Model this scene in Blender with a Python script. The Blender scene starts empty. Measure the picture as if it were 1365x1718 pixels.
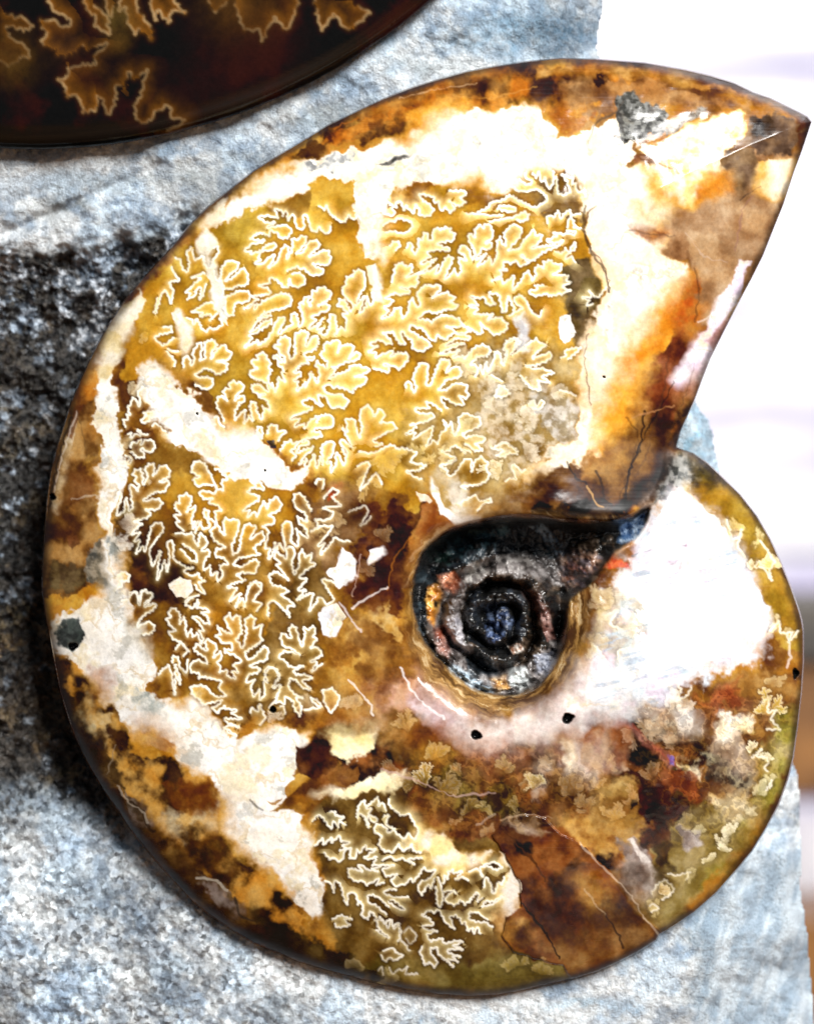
import bpy, math
import numpy as np

# ---------------------------------------------------------------- set-up
S = 1e-4                 # metres per photo pixel
D = 4000.0               # camera distance in photo pixels (0.40 m)
CX, CY = 682.5, 859.0
sc = bpy.context.scene
COL = sc.collection
R = math.radians

cam_d = bpy.data.cameras.new("camera")
cam = bpy.data.objects.new("camera", cam_d); COL.objects.link(cam)
cam.location = (0, -D * S, 0); cam.rotation_euler = (R(90), 0, 0)
cam_d.sensor_fit = 'VERTICAL'; cam_d.sensor_height = 24.0
cam_d.lens = 24.0 * D / 1718.0
cam_d.clip_start = 0.01; cam_d.clip_end = 50
cam_d.dof.use_dof = True; cam_d.dof.focus_distance = 0.391; cam_d.dof.aperture_fstop = 8.0
sc.camera = cam

w = bpy.data.worlds.new("World"); sc.world = w; w.use_nodes = True
bg = w.node_tree.nodes["Background"]
bg.inputs[0].default_value = (0.80, 0.90, 1.0, 1); bg.inputs[1].default_value = 0.13

def area(name, loc, target, size, size_y, power, col):
    l = bpy.data.lights.new(name, 'AREA'); l.shape = 'RECTANGLE'; l.size = size; l.size_y = size_y
    l.energy = power; l.color = col
    o = bpy.data.objects.new(name, l); COL.objects.link(o); o.location = loc
    d = np.array(target, float) - np.array(loc, float)
    import mathutils
    o.rotation_euler = mathutils.Vector(d).to_track_quat('-Z', 'Y').to_euler()
    return o
area("window_light", (0.95, -1.75, 1.30), (0, 0, 0), 0.9, 1.0, 138.0, (1.0, 0.98, 0.95))
area("wall_fill", (0.6, 0.35, 1.1), (0.25, 1.05, 0.1), 0.6, 0.6, 13.5, (0.97, 0.97, 1.0))  # added fill lamp with no visible source, only brightens the wall
sc.view_settings.view_transform = 'Standard'; sc.view_settings.look = 'None'
sc.view_settings.exposure = 0.0; sc.view_settings.gamma = 1.0
sc.cycles.max_bounces = 6; sc.cycles.caustics_reflective = False; sc.cycles.caustics_refractive = False

# ---------------------------------------------------------------- helpers
def P(u, v, h):
    """photo pixel + height above the polished face (pixels) -> metres"""
    k = (D - h) / D * S
    return np.stack([(u - CX) * k, -h * S, (CY - v) * k], -1)

def lin(hexs):
    c = np.array([int(hexs[i:i+2], 16) for i in (0, 2, 4)]) / 255.0
    return np.where(c <= 0.04045, c / 12.92, ((c + 0.055) / 1.055) ** 2.4)

def sstep(a, b, x):
    t = np.clip((x - a) / (b - a), 0, 1); return t * t * (3 - 2 * t)

def vnoise(u, v, scale, seed):
    r = np.random.RandomState(seed).rand(257, 257); r[256] = r[0]; r[:, 256] = r[:, 0]
    x = u / scale + 1000.37; y = v / scale + 1000.71
    xi = np.floor(x).astype(int); yi = np.floor(y).astype(int)
    fx = x - xi; fy = y - yi
    fx = fx * fx * fx * (fx * (fx * 6 - 15) + 10); fy = fy * fy * fy * (fy * (fy * 6 - 15) + 10)
    xi %= 256; yi %= 256
    a = r[xi, yi]; b = r[xi + 1, yi]; c = r[xi, yi + 1]; d = r[xi + 1, yi + 1]
    return (a * (1 - fx) + b * fx) * (1 - fy) + (c * (1 - fx) + d * fx) * fy

def fbm(u, v, scale, octv, seed, gain=0.5):
    s = 0; amp = 1; tot = 0
    for k in range(octv):
        c, n = math.cos(k * 1.1), math.sin(k * 1.1)
        s = s + amp * vnoise(u * c - v * n, u * n + v * c, scale, seed + k)
        tot += amp; amp *= gain; scale *= 0.5
    return s / tot

def pts(s):
    return np.array([[float(x) for x in p.split(',')] for p in s.split()])

def crom(p, step=1.0, closed=False, tens=0.42):
    """centripetal-ish Catmull-Rom, resampled"""
    if closed: q = np.vstack([p[-1], p, p[0], p[1]])
    else: q = np.vstack([2 * p[0] - p[1], p, 2 * p[-1] - p[-2]])
    out = []
    for i in range(len(q) - 3):
        p0, p1, p2, p3 = q[i:i+4]
        L = np.hypot(*(p2 - p1)); n = max(2, int(L / step))
        t = (np.arange(n) / n)[:, None]
        m1 = (p2 - p0) * tens; m2 = (p3 - p1) * tens
        lim = L * 0.9 + 1e-6
        m1 *= min(1, lim / (np.hypot(*m1) + 1e-9)); m2 *= min(1, lim / (np.hypot(*m2) + 1e-9))
        out.append((2*t**3 - 3*t**2 + 1) * p1 + (t**3 - 2*t**2 + t) * m1 + (-2*t**3 + 3*t**2) * p2 + (t**3 - t**2) * m2)
    if not closed: out.append(p[-1:])
    return np.vstack(out)

def poly_sdf(u, v, p):
    """signed distance (positive inside) to a closed polygon"""
    d2 = np.full(u.shape, 1e12); ins = np.zeros(u.shape, bool)
    for i in range(len(p)):
        ax, ay = p[i]; bx, by = p[(i + 1) % len(p)]
        ex, ey = bx - ax, by - ay
        wx, wy = u - ax, v - ay
        t = np.clip((wx * ex + wy * ey) / (ex * ex + ey * ey + 1e-9), 0, 1)
        np.minimum(d2, (wx - t * ex) ** 2 + (wy - t * ey) ** 2, out=d2)
        if ay != by:
            c = (ay > v) != (by > v)
            ins ^= c & (u < ax + (v - ay) * ex / (by - ay))
    d = np.sqrt(d2)
    return np.where(ins, d, -d)

def closest(u, v, p):
    best = np.full(u.shape, 1e12); cu = u.copy(); cv = v.copy()
    for i in range(len(p)):
        ax, ay = p[i]; bx, by = p[(i + 1) % len(p)]
        ex, ey = bx - ax, by - ay
        t = np.clip(((u - ax) * ex + (v - ay) * ey) / (ex * ex + ey * ey + 1e-9), 0, 1)
        x = ax + t * ex; y = ay + t * ey
        d = (u - x) ** 2 + (v - y) ** 2
        m = d < best; best[m] = d[m]; cu[m] = x[m]; cv[m] = y[m]
    return cu, cv

def mesh_obj(name, co, quads, mat, parent=None, col=None, smooth=True, extra=None):
    me = bpy.data.meshes.new(name)
    nq = len(quads); k = quads.shape[1]
    me.vertices.add(len(co)); me.vertices.foreach_set("co", np.ascontiguousarray(co, np.float32).ravel())
    me.loops.add(nq * k); me.loops.foreach_set("vertex_index", np.ascontiguousarray(quads, np.int32).ravel())
    me.polygons.add(nq); me.polygons.foreach_set("loop_start", np.arange(0, nq * k, k, dtype=np.int32))
    me.update(calc_edges=True)
    me.polygons.foreach_set("use_smooth", np.full(nq, smooth, bool))
    if col is not None:
        a = me.color_attributes.new("Col", 'FLOAT_COLOR', 'POINT')
        c4 = np.ones((len(co), 4), np.float32); c4[:, :3] = col
        a.data.foreach_set("color", c4.ravel())
    if extra is not None:
        a = me.attributes.new("gloss", 'FLOAT', 'POINT'); a.data.foreach_set("value", np.ascontiguousarray(extra, np.float32))
    me.materials.append(mat)
    o = bpy.data.objects.new(name, me); COL.objects.link(o)
    if parent is not None: o.parent = parent
    return o

def sub(co, col, ex, quads, sel):
    q = quads[sel]; ids, inv = np.unique(q, return_inverse=True)
    return co[ids], (None if col is None else col[ids]), (None if ex is None else ex[ids]), inv.reshape(q.shape)

def border(quads):
    """directed border edges of a quad mesh"""
    e = np.vstack([quads[:, [0, 1]], quads[:, [1, 2]], quads[:, [2, 3]], quads[:, [3, 0]]])
    n = e.max() + 1
    key = e[:, 0].astype(np.int64) * n + e[:, 1]; rev = e[:, 1].astype(np.int64) * n + e[:, 0]
    return e[~np.isin(key, rev)]

def empty(name, loc, label=None, cat=None, group=None):
    o = bpy.data.objects.new(name, None); COL.objects.link(o); o.location = loc; o.empty_display_size = 0.01
    if label: o['label'] = label
    if cat: o['category'] = cat
    if group: o['group'] = group
    return o

def node(nt, t, **kw):
    n = nt.nodes.new(t)
    for k, x in kw.items(): setattr(n, k, x)
    return n

def mat_new(name):
    m = bpy.data.materials.new(name); m.use_nodes = True
    nt = m.node_tree; b = nt.nodes["Principled BSDF"]
    return m, nt, b

# ---------------------------------------------------------------- materials
def polished(name, rough=0.16, spec=0.5, coat=0.35, bump=0.05, thin=False):
    m, nt, b = mat_new(name); L = nt.links.new
    at = node(nt, 'ShaderNodeAttribute', attribute_name="Col")
    tc = node(nt, 'ShaderNodeTexCoord')
    n1 = node(nt, 'ShaderNodeTexNoise'); n1.inputs['Scale'].default_value = 1300; n1.inputs['Detail'].default_value = 6; n1.inputs['Roughness'].default_value = 0.68
    L(tc.outputs['Object'], n1.inputs['Vector'])
    mr = node(nt, 'ShaderNodeMapRange'); mr.inputs[1].default_value = 0.3; mr.inputs[2].default_value = 0.7
    mr.inputs[3].default_value = 0.80; mr.inputs[4].default_value = 1.14
    L(n1.outputs['Fac'], mr.inputs[0])
    mx = node(nt, 'ShaderNodeMix', data_type='RGBA', blend_type='MULTIPLY'); mx.inputs[0].default_value = 1
    L(at.outputs['Color'], mx.inputs[6]); L(mr.outputs[0], mx.inputs[7])
    L(mx.outputs[2], b.inputs['Base Color'])
    # polishing scratches: stretched noise drives roughness and a faint bump
    mp = node(nt, 'ShaderNodeMapping'); mp.inputs['Rotation'].default_value = (0, R(-12), 0); mp.inputs['Scale'].default_value = (90, 200, 2600)
    n2 = node(nt, 'ShaderNodeTexNoise'); n2.inputs['Scale'].default_value = 1.0; n2.inputs['Detail'].default_value = 3
    L(tc.outputs['Object'], mp.inputs['Vector']); L(mp.outputs[0], n2.inputs['Vector'])
    gl = node(nt, 'ShaderNodeAttribute', attribute_name="gloss")
    r2 = node(nt, 'ShaderNodeMapRange'); r2.inputs[1].default_value = 0.35; r2.inputs[2].default_value = 0.75
    r2.inputs[3].default_value = rough * 0.7; r2.inputs[4].default_value = rough * 1.6
    L(n2.outputs['Fac'], r2.inputs[0])
    ad = node(nt, 'ShaderNodeMath', operation='ADD'); L(r2.outputs[0], ad.inputs[0]); L(gl.outputs['Fac'], ad.inputs[1])
    L(ad.outputs[0], b.inputs['Roughness'])
    bp = node(nt, 'ShaderNodeBump'); bp.inputs['Strength'].default_value = bump; bp.inputs['Distance'].default_value = 0.0004
    L(n2.outputs['Fac'], bp.inputs['Height']); L(bp.outputs[0], b.inputs['Normal'])
    b.inputs['Specular IOR Level'].default_value = spec
    b.inputs['Coat Weight'].default_value = coat; L(ad.outputs[0], b.inputs['Coat Roughness'])
    if thin:
        b.inputs['Thin Film Thickness'].default_value = 420; b.inputs['Thin Film IOR'].default_value = 1.5
    return m

def rocky(name, spec, rough, bump):
    m, nt, b = mat_new(name); L = nt.links.new
    at = node(nt, 'ShaderNodeAttribute', attribute_name="Col")
    tc = node(nt, 'ShaderNodeTexCoord')
    n1 = node(nt, 'ShaderNodeTexNoise'); n1.inputs['Scale'].default_value = 2400; n1.inputs['Detail'].default_value = 4; n1.inputs['Roughness'].default_value = 0.7
    L(tc.outputs['Object'], n1.inputs['Vector'])
    mr = node(nt, 'ShaderNodeMapRange'); mr.inputs[1].default_value = 0.3; mr.inputs[2].default_value = 0.7
    mr.inputs[3].default_value = 0.72; mr.inputs[4].default_value = 1.22
    L(n1.outputs['Fac'], mr.inputs[0])
    mx = node(nt, 'ShaderNodeMix', data_type='RGBA', blend_type='MULTIPLY'); mx.inputs[0].default_value = 1
    L(at.outputs['Color'], mx.inputs[6]); L(mr.outputs[0], mx.inputs[7]); L(mx.outputs[2], b.inputs['Base Color'])
    bp = node(nt, 'ShaderNodeBump'); bp.inputs['Strength'].default_value = bump; bp.inputs['Distance'].default_value = 0.0006
    L(n1.outputs['Fac'], bp.inputs['Height'])
    gr = node(nt, 'ShaderNodeAttribute', attribute_name="gloss")      # how coarse-grained the stone is here
    wn = node(nt, 'ShaderNodeTexNoise'); wn.inputs['Scale'].default_value = 700; wn.inputs['Detail'].default_value = 2
    L(tc.outputs['Object'], wn.inputs['Vector'])
    wm = node(nt, 'ShaderNodeVectorMath', operation='MULTIPLY_ADD'); wm.inputs[1].default_value = (0.0012, 0.0012, 0.0012)
    L(wn.outputs['Color'], wm.inputs[0]); L(tc.outputs['Object'], wm.inputs[2])
    vo = node(nt, 'ShaderNodeTexVoronoi', feature='F1'); vo.inputs['Scale'].default_value = 1150
    L(wm.outputs[0], vo.inputs['Vector'])
    sx = node(nt, 'ShaderNodeSeparateColor'); L(vo.outputs['Color'], sx.inputs[0])
    gm = node(nt, 'ShaderNodeMapRange'); gm.inputs[3].default_value = 0.52; gm.inputs[4].default_value = 1.28; L(sx.outputs[0], gm.inputs[0])
    gx = node(nt, 'ShaderNodeMix', data_type='FLOAT'); gx.inputs[2].default_value = 1.0
    L(gr.outputs['Fac'], gx.inputs[0]); L(gm.outputs[0], gx.inputs[3])
    m2 = node(nt, 'ShaderNodeMix', data_type='RGBA', blend_type='MULTIPLY'); m2.inputs[0].default_value = 1
    L(mx.outputs[2], m2.inputs[6]); L(gx.outputs[0], m2.inputs[7]); L(m2.outputs[2], b.inputs['Base Color'])
    sb_ = node(nt, 'ShaderNodeVectorMath', operation='SUBTRACT'); sb_.inputs[1].default_value = (0.5, 0.5, 0.5); L(vo.outputs['Color'], sb_.inputs[0])
    sc_ = node(nt, 'ShaderNodeVectorMath', operation='SCALE'); L(sb_.outputs[0], sc_.inputs[0]); 
    gk = node(nt, 'ShaderNodeMath', operation='MULTIPLY'); gk.inputs[1].default_value = 1.25; L(gr.outputs['Fac'], gk.inputs[0]); L(gk.outputs[0], sc_.inputs['Scale'])
    av = node(nt, 'ShaderNodeVectorMath', operation='ADD'); L(bp.outputs[0], av.inputs[0]); L(sc_.outputs[0], av.inputs[1])
    nv = node(nt, 'ShaderNodeVectorMath', operation='NORMALIZE'); L(av.outputs[0], nv.inputs[0]); L(nv.outputs[0], b.inputs['Normal'])
    b.inputs['Specular IOR Level'].default_value = spec; b.inputs['Roughness'].default_value = rough
    return m

M_face = polished("polished_fossil", 0.13, 0.26, 0.10, 0.012)
M_umb = polished("glossy_hollow", 0.34, 0.5, 0.2, 0.05)
M_pearl_glare = polished("pearl_with_glare", 0.2, 0.6, 0.5, 0.03, True)
M_dark = polished("polished_dark_fossil", 0.12, 0.22, 0.0, 0.03)
M_rock = rocky("grey_matrix", 0.5, 0.38, 0.9)

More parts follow.
